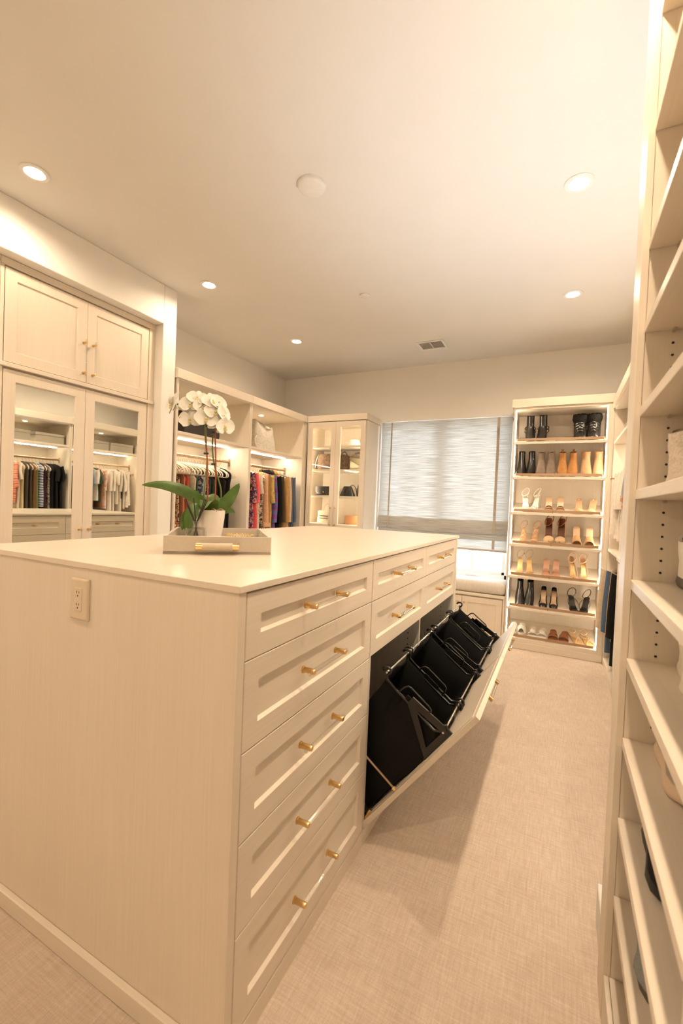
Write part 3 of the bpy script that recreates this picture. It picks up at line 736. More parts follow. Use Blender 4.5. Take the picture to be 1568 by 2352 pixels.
def shoe_root(name, label, x, row, rz, cat, dy=.0, L=.24, group=None):
    z = SZ[row]+STH; y = SY+.022+L/2*math.cos(SLANT)+dy
    zc = z+(y-SY)*math.tan(SLANT)+.0012
    return thing(name, label, cat, (x,y,zc), group or 'shoes in the lit shoe cabinet', rot=(SLANT,0,rz))
LEATHB = plain('black_leather', (.012,.010,.009), .26, 0, .6)
SUEDEB = fabric('black_suede', [(.018,.015,.013)], scale=30)
RUBB = plain('black_rubber', (.010,.009,.009), .55)
FUR = fabric('black_fur', [(.008,.007,.006),(.02,.017,.015)], 'floral', 140)
TAUPE = fabric('taupe_suede', [(.21,.155,.12)], scale=22)
COGN = fabric('cognac_suede', [(.40,.19,.065)], scale=22)
SANDS = fabric('sand_suede', [(.46,.285,.155)], scale=22)
TANS = fabric('tan_suede', [(.55,.34,.18)], scale=22)
SOLEB = plain('stacked_brown_sole', (.20,.11,.055), .55)
SOLET = plain('tan_sole', (.46,.29,.155), .5)
WHITEL = plain('white_leather', (.78,.73,.65), .4)
NUDE = plain('nude_leather', (.66,.45,.28), .38)
TAN = plain('tan_leather', (.55,.32,.15), .4)
BROWN = plain('brown_leather', (.25,.085,.03), .38)
DKBR = plain('dark_brown_lining', (.12,.045,.025), .5)
GOLDL = plain('gold_metallic_leather', (.72,.50,.24), .35, .5)
RAFFIA = fabric('natural_raffia', [(.62,.45,.26)], scale=60)
PINK = plain('rose_nude_leather', (.60,.33,.22), .4)
CLEARV = clear('clear_vinyl', (.97,.95,.92), 1.5, 2.0)
def pair(fn, name, xs, row, desc, cat, rzs=(.06,-.06), **kw):
    for k, x in enumerate(xs):
        side = 'left' if k == 0 else 'right'
        fn(name, f'{desc}, {side} one of its pair', x, row, rzs[k], cat, k, **kw)
# --- row 1: black ankle boots with straps, furry snow boots
def moto(name, label, x, row, rz, cat, k):
    t = shoe_root(name, label, x, row, rz, cat, L=.25)
    boot(t, .25, .092, .235, .072, .10, LEATHB, RUBB, .028, .014, slouch=.2, notch=.008)
    mb = MB()
    for z in (.075,.105):
        ring = [(.05*math.cos(a)*1.0, .075+.062*math.sin(a), z+.02*math.sin(a)) for a in [2*PI*i/16 for i in range(16)]]
        mb.tube(ring, .005, 6, True)
    mb.build('ankle_strap', LEATHB, t, True)
    MB().box(-.056,-.046,.04,.056,.082,.10).build('buckle', CHROME, t, False, .002)
pair(moto, 'ankle_boot', (-.316,-.203), 0, 'black strapped leather ankle boot on the top shelf', 'boot', (.1,-.1))
def snow(name, label, x, row, rz, cat, k):
    t = shoe_root(name, label, x, row, rz, cat, L=.265)
    boot(t, .265, .115, .165, .118, .14, LEATHB, RUBB, 0, .024, slouch=.5, toe_h=.06)
    rings = []
    for i in range(7):
        z = .150+.075*i/6; e = 1+.16*math.sin(PI*(i+.6)/7)
        rings.append([(.059*e*math.cos(a)*(1+.05*math.sin(9*a+i*2)), .0625+.070*e*math.sin(a)*(1+.05*math.sin(7*a+i)), z+.006*math.sin(11*a+i)) for a in [2*PI*j/28 for j in range(28)]])
    MB().loft(rings).build('fur_cuff', FUR, t, True)
    mb = MB()
    for j in range(4):
        z = .07+.024*j; y = -.055+.012*j
        strap([(-.045,y+.03,z-.006),(0,y-.006,z+.016),(.045,y+.03,z-.014)], .0014, mb)
    mb.build('laces', CHROME, t, True)
pair(snow, 'snow_boot', (.128,.243), 0, 'black snow boot with a furry cuff', 'boot', (.05,-.08))
# --- row 2: four pairs of ankle boots
def ab(name, label, x, row, rz, cat, k, mat=LEATHB, smat=RUBB, H=.20, tab=ROUND, hh=.05, sw=.061, sd=.092, notch=0, tabs=False, slouch=0, W=.093, L=.24, lining=None):
    t = shoe_root(name, label, x, row, rz, cat, L=L)
    boot(t, L, W, H, sw, sd, mat, smat, hh, .008, tab, slouch, notch, topmat=lining)
    if tabs: MB().box(-.010,.010,L/2-.004,L/2+.002,H-.012,H+.022).build('pull_tab', mat, t, False, .002)
pair(ab, 'ankle_boot', (-.380,-.290), 1, 'shiny black heeled ankle boot', 'boot', (.12,-.05), H=.215, tab=POINT)
pair(ab, 'ankle_boot', (-.198,-.112), 1, 'taupe suede western ankle boot with notched top', 'boot', (.08,-.03), mat=TAUPE, smat=SOLEB, H=.215, notch=.035, slouch=.35, lining=TAN)
pair(ab, 'ankle_boot', (-.010,.080), 1, 'cognac brown suede chelsea boot with pull tab', 'boot', (.06,-.05), mat=COGN, smat=SOLEB, H=.205, tabs=True, lining=DKBR)
pair(ab, 'ankle_boot', (.192,.296), 1, 'sand suede ankle boot with plain round top', 'boot', (.08,-.08), mat=SANDS, smat=SOLET, H=.21, slouch=.12, sw=.074, lining=TAN)
# --- sandal builders
def sandal(name, label, x, row, rz, cat, k, sole=SOLET, foot=NUDE, hh=.06, tab=ROUND, L=.23, W=.078, heel='block', plat=0.0, parts=(), dy=0.0):
    t = shoe_root(name, label, x, row, rz, cat, L=L, dy=dy)
    sole_mesh(L, W, tab, hh, .006, plat, heel == 'wedge').build('sole', sole, t, True, 0, 40)
    ins = sole_mesh(L, W, tab, hh, .002, plat+.0062, False, .003)
    ins.v = [(x_, y_, z_+.0062+plat if z_ < 1e9 and i < len(ins.v)//2 else z_) for i, (x_, y_, z_) in enumerate(ins.v)]
    ins.build('footbed', foot, t, True, 0, 40)
    if heel == 'block': block_heel(L, W, hh, .006, .045).build('heel', sole, t, True)
    if heel == 'slim': block_heel(L, W*.55, hh, .006, .03, .5).build('heel', sole, t, True)
    b0 = plat+.006
    for p in parts:
        kind = p[0]
        if kind == 'band':      # s0, s1, height, mat, [skew]
            band_mesh(p[1], p[2], L, W, tab, hh, b0, p[3], .003, 3, skew=(p[5] if len(p) > 5 else 0)).build('strap', p[4], t, True, 0, 50)
        elif kind == 'vamp':    # closed toe cover
            band_mesh(p[1], .985, L, W, tab, hh, b0, p[2], .003, 6, hfun=lambda f, p=p: p[2]*math.sqrt(max(.0,1-f*f*.9))).build('vamp', p[3], t, True, 0, 60)
        elif kind == 'ankle':   # loop at height above heel
            r_, z_, m_ = p[1], p[2], p[3]; y0 = L/2-.035; z0 = hh+b0+z_
            ring = [((.028+r_*.2)*math.cos(a), y0+.034*math.sin(a), z0+r_*math.sin(a+.6)) for a in [2*PI*i/18 for i in range(18)]]
            MB().tube(ring, p[4] if len(p) > 4 else .0035, 6, True).build('ankle_strap', m_, t, True)
            MB().box(.030,.038,y0-.012,y0+.0,z0-.006,z0+.006).build('buckle', GOLD, t, False, .001)
        elif kind == 'counter': # heel cup
            lf = liftf(hh); rings = []
            for f, k2 in ((0,1),(1,.9)):
                rings.append([(W/2*tabf(tab, s)*k2*sg, lerp(L/2,-L/2,s)-(.004*f if s < .1 else 0), lf(s)+b0+f*p[1]*(1-(s/.4)**2)) for sg, ss in ((1,[.4,.3,.2,.12,.05,.015]),(-1,[.0,.015,.05,.12,.2,.3,.4])) for s in ss])
            bk = [[(q[0]*.95, q[1]*.99, q[2]) for q in r] for r in rings]
            MB().loft([rings[0], rings[1], bk[1], bk[0]], False, False, False).build('heel_counter', p[2], t, True, 0, 60)
        elif kind == 'cord':    # list of points
            strap(p[1], p[3] if len(p) > 3 else .0026).build('cord', p[2], t, True)
    return t
def loopcords(L, hh, mat, sp=.03):
    h = L/2
    return [('cord', [(-.034,.0,hh*.4),(-.012,-.03,hh*.5+.03),(.022,-.05,.02)], mat), ('cord', [(.034,.0,hh*.4),(.012,-.03,hh*.5+.03),(-.022,-.05,.02)], mat),
            ('cord', [(-.03,h-.05,hh*.9),(-.02,h-.08,hh+.04),(.0,h-.1,hh+.055),(.02,h-.08,hh+.04),(.03,h-.05,hh*.9)], mat)]
# --- row 3
def r3a(name, label, x, row, rz, cat, k): sandal(name, label, x, row, rz, cat, k, WHITEL, WHITEL, .09, SQUARE, heel='block', parts=[('band',.62,.72,.035,WHITEL,.01),('band',.74,.84,.030,WHITEL,-.01),('band',.86,.93,.022,WHITEL,.006),('ankle',.034,.06,WHITEL,.005),('counter',.03,WHITEL)])
pair(r3a, 'strappy_sandal', (-.326,-.236), 2, 'white knotted block heel sandal with ankle strap', 'sandal', (.15,-.35))
def r3b(name, label, x, row, rz, cat, k): sandal(name, label, x, row, rz, cat, k, NUDE, NUDE, .10, ROUND, heel='block', parts=[('band',.58,.66,.036,DKBR),('band',.66,.70,.036,TAN),('band',.82,.92,.02,NUDE)])
pair(r3b, 'slide_sandal', (-.112,-.010), 2, 'nude heeled slide with a dark edged strap', 'sandal', (.02,.02))
def r3c(name, label, x, row, rz, cat, k):
    t = sandal(name, label, x, row, rz, cat, k, RAFFIA, SOLET, .088, SQUARE, heel='block', parts=[('vamp',.66,.032,RAFFIA)], dy=.0)
    q = MB().box(-.007,.007,.05,.085,.0975,.0990).build('insole_label', WHITEL, t)
pair(r3c, 'mule', (.150,.262), 2, 'woven raffia heeled mule with a square toe', 'sandal', (.0,-.25))
# --- row 4
def r4a(name, label, x, row, rz, cat, k): sandal(name, label, x, row, rz, cat, k, TAN, NUDE, .09, POINT, W=.07, heel='slim', parts=[('band',.70,.76,.03,TAN),('band',.80,.85,.022,TAN),('band',.55,.60,.05,TAN),('band',.42,.47,.055,TAN),('ankle',.03,.05,TAN,.004)])
pair(r4a, 'heeled_sandal', (-.332,-.222), 3, 'tan leather caged stiletto sandal', 'sandal', (.05,-.2))
def r4b(name, label, x, row, rz, cat, k): sandal(name, label, x, row, rz, cat, k, RAFFIA, DKBR, .10, ROUND, L=.24, W=.092, heel='wedge', plat=.03, parts=[('vamp',.64,.034,RAFFIA),('counter',.075,BROWN),('ankle',.05,.06,BROWN,.0045)])
pair(r4b, 'wedge_sandal', (-.100,.010), 3, 'espadrille wedge with a dark brown heel cup', 'sandal', (.04,-.12))
def r4c(name, label, x, row, rz, cat, k): sandal(name, label, x, row, rz, cat, k, TANS, NUDE, .12, SQUARE, L=.22, W=.085, heel='wedge', plat=.012, parts=[('band',.52,.95,.045,TANS)])
pair(r4c, 'wedge_mule', (.142,.252), 3, 'beige suede wedge mule with one wide band', 'sandal', (.03,-.03))
# --- row 5
def r5a(name, label, x, row, rz, cat, k): sandal(name, label, x, row, rz, cat, k, GOLDL, GOLDL, .10, POINT, L=.22, W=.07, heel='slim', parts=[('band',.74,.80,.026,CLEARV),('band',.86,.90,.018,CLEARV),('ankle',.034,.06,CLEARV,.005)])
pair(r5a, 'stiletto_sandal', (-.350,-.262), 4, 'metallic gold stiletto sandal with a clear ankle strap', 'sandal', (.0,.2))
def r5b(name, label, x, row, rz, cat, k): sandal(name, label, x, row, rz, cat, k, PINK, PINK, .105, ROUND, L=.23, W=.076, heel='block', parts=[('band',.55,.74,.04,CLEARV)])
pair(r5b, 'vinyl_slide', (-.108,-.020), 4, 'rose nude heeled slide with a clear vinyl band', 'sandal', (.02,.0))
def r5c(name, label, x, row, rz, cat, k): sandal(name, label, x, row, rz, cat, k, NUDE, GOLDL, .105, POINT, L=.21, W=.068, heel='slim', parts=[('band',.76,.82,.024,NUDE),('band',.86,.91,.018,NUDE,.012),('counter',.06,NUDE),('ankle',.04,.055,NUDE,.005),('cord',[(.03,.06,.10),(.035,.0,.06),(.02,-.06,.02)],NUDE,.003)])
pair(r5c, 'stiletto_sandal', (.124,.216), 4, 'caramel stiletto sandal with tied ankle bow', 'sandal', (.35,.25))
# --- row 6
pair(ab, 'chelsea_boot', (-.338,-.246), 5, 'polished black chelsea boot with pull tab', 'boot', (.1,-.1), H=.205, hh=.04, tabs=True, sw=.060, sd=.088, lining=SUEDEB)
def r6b(name, label, x, row, rz, cat, k): sandal(name, label, x, row, rz, cat, k, LEATHB, NUDE, .095, POINT, L=.24, W=.08, heel='slim', parts=[('vamp',.74,.036,LEATHB),('counter',.045,LEATHB),('cord',[(.027,.04,.078),(.027,.0,.045),(.036,-.05,.022)],LEATHB,.006),('cord',[(-.027,.04,.078),(-.027,.0,.045),(-.036,-.05,.022)],LEATHB,.006)])
pair(r6b, 'pump', (-.120,-.026), 5, 'black stiletto pump with a nude lining', 'shoe', (.0,.0))
def r6c(name, label, x, row, rz, cat, k): sandal(name, label, x, row, rz, cat, k, LEATHB, LEATHB, .085, SQUARE, L=.215, W=.075, heel='slim', parts=[('band',.56,.62,.03,LEATHB),('band',.84,.92,.02,LEATHB),('ankle',.036,.045,LEATHB,.0035),('cord',[(.03,.05,.08),(.045,.0,.06),(.03,-.05,.02)],LEATHB),('cord',[(-.03,.05,.08),(-.045,.0,.06),(-.03,-.05,.02)],LEATHB)])
pair(r6c, 'heeled_sandal', (.138,.246), 5, 'black strappy heeled sandal with a square toe', 'sandal', (.3,-.3))
# --- row 7: flat slides
def r7a(name, label, x, row, rz, cat, k):
    t = sandal(name, label, x, row, rz, cat, k, WHITEL, WHITEL, .0, ROUND, L=.25, W=.094, heel='none', plat=.03, parts=[('band',.50,.94,.055,WHITEL)])
    mb = MB()
    for a, b in (((-.028,0),(-.020,.008)),((-.020,.008),(-.008,.002)),((-.006,.002),(.0,.009)),((.0,.009),(.010,.001)),((.012,.006),(.018,.001)),((.018,.001),(.026,.008))):
        mb.tube([(a[0],-.026-a[1]*.6,.0925+a[1]*.2-abs(a[0])*.35),(b[0],-.026-b[1]*.6,.0925+b[1]*.2-abs(b[0])*.35)], .0016, 5)
    mb.build('script_mark', plain('grey_thread', (.25,.22,.2), .7) if 'grey_thread' not in bpy.data.materials else bpy.data.materials['grey_thread'], t)
pair(r7a, 'pool_slide', (-.379,-.302), 6, 'padded cream slide with script on its band', 'sandal', (.05,.0))
def hslide(m, sm):
    def fn(name, label, x, row, rz, cat, k):
        t = sandal(name, label, x, row, rz, cat, k, sm, m, .0, SQUARE, L=.23, W=.088, heel='none', plat=.008, parts=[('band',.50,.60,.046,m),('band',.72,.82,.036,m)])
        rings = []
        for s, hgt in ((.58,.047),(.66,.045),(.74,.038)):
            y = lerp(.115,-.115,s); rings.append([(.022*c_, y, .014+hgt-.006*abs(c_)**2+o_) for o_ in (0,) for c_ in (-1,-.4,.4,1)]+[(.022*c_, y, .014+hgt-.006-.006*abs(c_)**2) for c_ in (1,.4,-.4,-1)])
        MB().loft(rings).build('strap_bridge', m, t, True)
    return fn
pair(hslide(WHITEL, WHITEL), 'cutout_slide', (-.202,-.112), 6, 'white flat slide with a cutout strap', 'sandal', (.04,-.06))
pair(hslide(BROWN, DKBR), 'cutout_slide', (-.016,.082), 6, 'brown leather flat slide with a cutout strap', 'sandal', (.0,-.1))
def r7d(name, label, x, row, rz, cat, k): sandal(name, label, x, row, rz, cat, k, NUDE, GOLDL, .0, SQUARE, L=.24, W=.082, heel='none', plat=.006, parts=[('cord',[(-.038,.02,.015),(-.02,-.01,.035),(.02,-.06,.03),(.036,-.09,.014)],GOLDL,.004),('cord',[(.038,.02,.015),(.02,-.01,.035),(-.02,-.06,.03),(-.036,-.09,.014)],GOLDL,.004),('ankle',.012,.035,NUDE,.004)])
pair(r7d, 'flat_sandal', (.176,.272), 6, 'gold flat sandal with crossed straps', 'sandal', (.42,.38))

# ------------------------------------------------------------------ sneakers and slippers on the near shelves
def sneaker(name, label, loc, rz, L, W, H, mat, smat, line, sole_h=.03, hi=False, cat='sneaker', laces=True, flare=0.0, open_=.0):
    t = thing(name, label, cat, loc, 'shoes on the near shelf unit', rot=(0,0,rz))
    rings = []
    h = L/2
    for (z, e) in ((0,-.004),(.004,0),(sole_h*.5,.003),(sole_h,-.001)):
        rings.append(ring_at(ROUND, 0, h+e, -h-e, W/2+e+flare*(1-z/sole_h), lambda s, y, z=z: z+.010*max(0, s-.8)*5*(z < .01)))
    MB().loft(rings).build('sole', smat, t, True, 0, 50)
    rings = []; N = 14
    for i in range(N+1):
        z = lerp(sole_h-.004, H, i/N); zz = z-sole_h
        k = sstep(zz/(H-sole_h)*1.15) if not hi else sstep(zz/.085)
        yf = lerp(-h+.006, .012, sstep(min(1, zz/(.075)))**1.1)
        hw = lerp(W/2*.97, .040, k)
        rings.append(ring_at(ROUND, k, h-.004-.006*k, yf, hw, lambda s, y, z=z, i=i: z+(.018*(1-s)*(i == N))-(.012*math.sin(PI*s)*(i == N))))
    n = len(rings[0]); top = rings[-1]; cx = 0; cy = sum(p[1] for p in top)/n
    MB().loft(rings, True, False).build('upper', mat, t, True, 0, 60)
    MB().loft([top, [(p[0]*.82, cy+(p[1]-cy)*.86, p[2]-.001) for p in top], [(p[0]*.75, cy+(p[1]-cy)*.8, p[2]-.05) for p in top]], False, True).build('collar_lining', line, t, True)
    MB().loft([[(-.020,-.05,sole_h+.035),(.020,-.05,sole_h+.035),(.020,-.05,sole_h+.03),(-.020,-.05,sole_h+.03)],[(-.024,.0,H-.012),(.024,.0,H-.012),(.022,.006,H-.016),(-.022,.006,H-.016)],[(-.020,.012,H+.018),(.020,.012,H+.018),(.018,.018,H+.016),(-.018,.018,H+.016)]]).build('tongue', line, t, True)
    if laces:
        for j in range(5):
            y = -.052+.013*j; z = sole_h+.040+.0092*j*(H-sole_h)/.07
            MB().tube([(-.030,y+.004,z-.010),(-.012,y,z+.002),(.012,y,z+.002),(.030,y+.004,z-.010)], .0032, 6).build('lace', line, t, True)
    MB().loft([[(x_*1.0,h-.004,z_) for x_, z_ in ((-.018,sole_h),(.018,sole_h),(.014,sole_h+.045),(-.014,sole_h+.045))],[(x_*1.0,h+.001,z_) for x_, z_ in ((-.016,sole_h),(.016,sole_h),(.012,sole_h+.04),(-.012,sole_h+.04))]]).build('heel_patch', line, t, True)
    return t
CREAM = plain('cream_leather', (.72,.64,.53), .45)
KNITW = fabric('white_knit', [(.74,.66,.56),(.62,.54,.44),(.80,.72,.62)], 'floral', 90)
GREYM = fabric('grey_mesh', [(.36,.31,.25)], scale=60)
DSOLE = plain('dark_sole', (.10,.08,.065), .6)
GUM = plain('pale_gum_sole', (.62,.47,.34), .5)
IVSOLE = plain('ivory_sole', (.70,.62,.50), .5)
FLUFF = fabric('grey_fluff', [(.17,.18,.18),(.26,.27,.26),(.33,.33,.31)], 'floral', 220)
sneaker('high_top_sneaker', 'white knit high-top shoe on the shelf above eye level at right', (.272,1.225,1.4455), .12, .27, .098, .135, KNITW, CREAM, CREAM, .034, True)
sneaker('leather_sneaker', 'white leather sneaker with a grey sole on the second shelf down at right', (.298,1.225,1.208), .05, .275, .10, .115, WHITEL, DSOLE, WHITEL, .026)
sneaker('leather_sneaker', 'cream leather sneaker with its toe toward the edge on the third shelf down', (.300,1.225,.9975), -.05, .275, .10, .105, CREAM, IVSOLE, CREAM, .028)
sneaker('mesh_sneaker', 'grey mesh running shoe with a pale flared sole at lower right', (.276,1.225,.7835), .06, .28, .10, .10, GREYM, GUM, GREYM, .032, flare=.006)
sneaker('black_sneaker', 'black sneaker on the second shelf from the bottom at right', (.254,1.225,.5665), .02, .275, .10, .10, SUEDEB, RUBB, LEATHB, .028)
sneaker('beige_sneaker', 'beige shoe standing right of the black sneaker at lower right', (.352,1.20,.5665), .0, .27, .10, .105, TANS, GUM, TANS, .028)
# fluffy slipper
t = thing('fluffy_slipper', 'grey fluffy slipper on the lowest visible shelf at right', 'slipper', (.246,1.22,.3525), 'shoes on the near shelf unit', rot=(0,0,.0))
sole_mesh(.27, .10, ROUND, 0, .018).build('sole', DSOLE, t, True, 0, 45)
rings = []
for i in range(9):
    a = PI*i/8*.5; rings.append([(x*math.cos(a)*1.08*(1+.03*math.sin(13*y/.03)), y*(.98-.12*math.sin(a)), .016+.062*math.sin(a)*(1.0 if y < 0 else .8)+.004*math.sin(40*x+90*y+i)) for (x, y, z) in ring_at(ROUND, 0, .135, -.135, .05, lambda s, y: 0)])
MB().loft(rings).build('fluff', FLUFF, t, True, 0, 80)
MB().lathe([(.028,0),(.03,.004),(.001,.0045)], (0,.055,.077), 18).build('opening', DSOLE, t, True)
# ================================================================== CLOTHES
hang_src = None
def hanger_shapes():
    loop = [(0,0,-.062)]
    for s in (1,):
        pass
    right = [(.02,0,-.066),(.06,0,-.078),(.12,0,-.098),(.165,0,-.117),(.192,0,-.134),(.205,0,-.152),(.203,0,-.168),(.190,0,-.177),(.15,0,-.178),(.05,0,-.178)]
    pts = right+[(-x,y,z) for (x,y,z) in reversed(right)]
    body = MB().tube(pts, .0062, 6, True, flat=.62, up=(0,1,0))
    hook = MB().tube([(0,0,-.066),(0,0,-.035),(.014,0,-.022),(.019,0,-.005),(.015,0,.011),(.002,0,.0185),(-.012,0,.012),(-.017,0,.0)], .0018, 6)
    return body, hook
_b, _h = hanger_shapes()
HBODY = _b.build('hb', HANG); HHOOK = _h.build('hh', GOLD)
for o in (HBODY, HHOOK): o.data.polygons.foreach_set('use_smooth', [True]*len(o.data.polygons)); COL.objects.unlink(o)
def short(lab, n=9): return ' '.join(lab.split()[:n])
def next_to(lst, y):
    c = sorted((g[0], g[2]) for g in lst if g[0] > y); e = sorted((g[0], g[2]) for g in lst)
    return 'empty ivory hanger just left of the '+short(c[0][1], 9) if c else 'empty ivory hanger %s past the %s' % (('first','second')[y > e[-1][0]+.05], short(e[-1][1], 9))
def hanger(x, y, zrod, label, rz=0.0):
    t = thing('clothes_hanger', label, 'hanger', (x,y,zrod), 'ivory hangers on the closet rods', rot=(0,0,rz))
    a = bpy.data.objects.new('hanger_body', HBODY.data); b = bpy.data.objects.new('hook', HHOOK.data)
    for o in (a, b): COL.objects.link(o); o.parent = t
    return t
def garment(name, label, cat, x, y, z, mat, L, W=.20, T=.022, sleeve=None, neck=.065, drop=.06, flare=1.1, rz=0.0, fold=.012, cuff=None, group=None, straps=False, hemwave=.0, collar=None):
    """hangs from (x,y,z) = rod centre; W half width at the shoulder"""
    ph = random.random()*6; N = 30; rings = []
    z0 = -.068 if not straps else -.185
    prof = []
    if straps:
        prof = [(z0,W*.55,T*.55),(z0-.03,W*.66,T*.8),(z0-.16,W*.62,T*1.0),(z0-L*.5,W*.62*lerp(1,flare,.5),T*1.1),(z0-L*.8,W*.62*flare,T*1.15),(z0-L,W*.62*flare,T*1.2)]
    else:
        prof = [(z0+.004,neck*.7,T*.35),(z0-.004,neck,T*.5),(z0-.4*drop,W*.62,T*.7),(z0-drop,W*.93,T*.9),(z0-drop-.025,W,T),(z0-drop-.12,W*.93,T*1.1),(z0-L*.5,W*.90*lerp(1,flare,.4),T*1.15),(z0-L*.75,W*.90*flare,T*1.2),(z0-L,W*.90*flare,T*1.2)]
    zt, zb = prof[0][0], prof[-1][0]
    for (zz, hw, ht) in prof:
        f = (zt-zz)/(zt-zb); r = []
        for k in range(N):
            a = 2*PI*k/N; c, s = math.cos(a), math.sin(a)
            xx = hw*math.copysign(abs(c)**.7, c); am = fold*f
            yy = ht*math.copysign(abs(s)**.8, s)+am*math.sin(xx*38+ph+2*f)
            r.append((xx, yy, zz-(hemwave*math.sin(xx*30+ph) if zz == zb else 0)))
        rings.append(r)
    mb = MB().loft(rings)
    if sleeve:
        sl = {'short': .20, 'half': .30, 'long': .52}[sleeve]
        for s in (-1, 1):
            rr = []
            for i in range(7):
                f = i/6; px = s*(W*.86+.030*math.sin(f*1.4)); pz = z0-drop*.8-sl*f; pr = lerp(.044,.036,f)*(1.25 if sleeve == 'short' else 1.0); pt = T*lerp(1.0,1.05,f)
                py = .008*math.sin(f*5+ph+s)
                rr.append([(px+pr*math.cos(2*PI*k/12), py+pt*math.sin(2*PI*k/12), pz+.02*math.cos(2*PI*k/12)*s*(1 if i == 0 else .3)) for k in range(12)])
            mb.loft(rr)
    if straps:
        for s in (-1, 1): mb.tube([(s*W*.42,0,z0),(s*W*.40,0,-.095),(s*W*.38,.003,-.088),(s*W*.42,.004,z0)], .004, 6)
    t = thing(name, label, cat, (x,y,z), group, rot=(0,0,rz))
    mb.build('body', mat, t, True, 0, 70)
    if cuff and sleeve:
        for s in (-1, 1):
            px = s*(W*.86+.030*math.sin(1.4)); pz = z0-drop*.8-sl
            MB().lathe([(.030,.0),(.034,-.004),(.034,-.05),(.030,-.052)], (px,0,pz+.01), 12).build('cuff', cuff, t, True)
    if collar:
        MB().loft([[((neck*.95)*k_*math.cos(a), (T*.95+.012)*k_*math.sin(a), z0+zz+.01*math.cos(a)**2) for a in [2*PI*i/16 for i in range(16)]] for zz, k_ in ((-.02,1.25),(.012,1.0),(.034,1.05),(.02,1.3),(-.012,1.5))], False, False).build('collar', collar, t, True, 0, 70)
    return t
F = fabric
BLK = F('black_cotton', [(.010,.009,.008)]); BLK2 = F('black_wool', [(.02,.017,.014)], scale=40)
GA = 'clothes in the left closet beside the mirrored cupboard'; GB = 'clothes in the left closet beside the glass cabinet'
C1 = F('orange_print', [(.62,.22,.09),(.72,.45,.22),(.70,.55,.35),(.55,.12,.06)], 'floral', 22)
C2 = F('leopard_print', [(.06,.035,.02),(.55,.40,.24),(.10,.05,.03),(.48,.33,.2)], 'floral', 48)
C3 = F('brown_crepe', [(.16,.07,.04)]); C4 = F('rust_satin', [(.55,.22,.12)], rough=.45); C5 = F('brick_red', [(.50,.10,.06)])
C6 = F('sage_linen', [(.52,.47,.33)]); C7 = F('dark_green', [(.03,.06,.045)]); C8 = F('jewel_print', [(.03,.10,.10),(.08,.08,.16),(.45,.30,.3),(.02,.03,.04),(.30,.38,.42)], 'floral', 34)
C9 = F('pale_lace', [(.66,.62,.60),(.40,.40,.46)], 'dots', 60); C10 = F('navy_floral', [(.02,.02,.05),(.35,.15,.12),(.03,.03,.06)], 'floral', 40)
C11 = F('cocoa', [(.10,.06,.04)]); 
# -- bay A: dresses and trousers on visible hangers
listA = [(2.68,'dress','long orange printed dress hanging next to the wall step',C1,.95,.19,'n'),(2.73,'dress','leopard print dress between orange and brown garments',C2,.95,.18,'s'),(2.775,'trousers','dark brown trousers folded over a hanger',C3,.62,.17,'s'),
 (2.815,'dress','rust satin dress left of the brick red one',C4,.85,.17,'s'),(2.86,'dress','brick red dress left of the sage one',C5,.90,.16,'s'),(2.915,'dress','wide sage linen dress behind the orchid leaf',C6,.92,.21,'s'),(2.955,'dress','dark green slip dress beside the sage dress',C7,.7,.19,'s'),
 (2.995,'dress','jewel toned print dress behind the orchid stems',C8,.82,.2,'s'),(3.035,'top','pale lace camisole among dark dresses',C9,.48,.19,'s'),(3.075,'dress','navy floral dress right of the lace camisole',C10,.86,.2,'s'),(3.115,'trousers','cocoa trousers behind the red plant stake',C11,.75,.19,'s'),
 (3.155,'dress','dark green slip dress right of the cocoa trousers',C7,.8,.19,'s'),(3.20,'dress','black slip dress, leftmost of the black group in the left closet',BLK,.95,.21,'s'),(3.24,'dress','black slip dress, second of the black group in the left closet',BLK,.98,.21,'s'),(3.285,'dress','black slip dress, third of the black group in the left closet',BLK2,1.0,.22,'s'),(3.33,'top','black halter top with tied shoulders at the end of the rod',BLK,.80,.22,'n')]
for (y, nm, lab, m, L, W, k) in listA:
    rz = random.uniform(-.08,.08)
    garment(nm, lab, nm if nm != 'top' else 'top', -3.12, y, 1.757, m, L, W*(1.35 if k == 's' else 1), .017, None, rz=rz, straps=(k == 's'), flare=1.25 if nm == 'dress' else 1.0, group=GA, neck=.05)
    hanger(-3.12, y, 1.757, 'ivory velvet hanger of the '+short(lab, 10), rz)
for i, y in enumerate((2.655,2.70,2.755,2.795,2.84,2.885,2.935,2.975,3.015,3.055,3.095,3.135,3.178,3.22,3.262,3.308,3.36,3.40)):
    hanger(-3.12, y, 1.757, next_to(listA, y), random.uniform(-.1,.1))
# -- bay B
D1 = F('black_jewel_floral', [(.010,.008,.010),(.015,.012,.02),(.02,.03,.12),(.50,.20,.05),(.30,.05,.10),(.012,.010,.012)], 'floral', 30)
D2 = F('plum_floral', [(.05,.02,.06),(.45,.15,.12),(.55,.4,.35),(.03,.03,.12),(.20,.05,.14)], 'floral', 46)
D3 = F('hot_coral', [(.78,.13,.13)]); D3b = F('magenta_silk', [(.60,.05,.13)], rough=.5); D4 = F('ivory_cotton', [(.74,.64,.50)]); D5 = F('cream_dots', [(.70,.60,.45),(.10,.07,.05)], 'dots', 44)
D6 = F('black_trellis', [(.04,.03,.02),(.62,.5,.36),(.05,.04,.03),(.66,.54,.4)], 'floral', 60); D7 = F('peach_knit', [(.66,.40,.24)]); D8 = F('mustard_print', [(.52,.36,.08),(.60,.42,.12),(.42,.34,.14)], 'floral', 34)
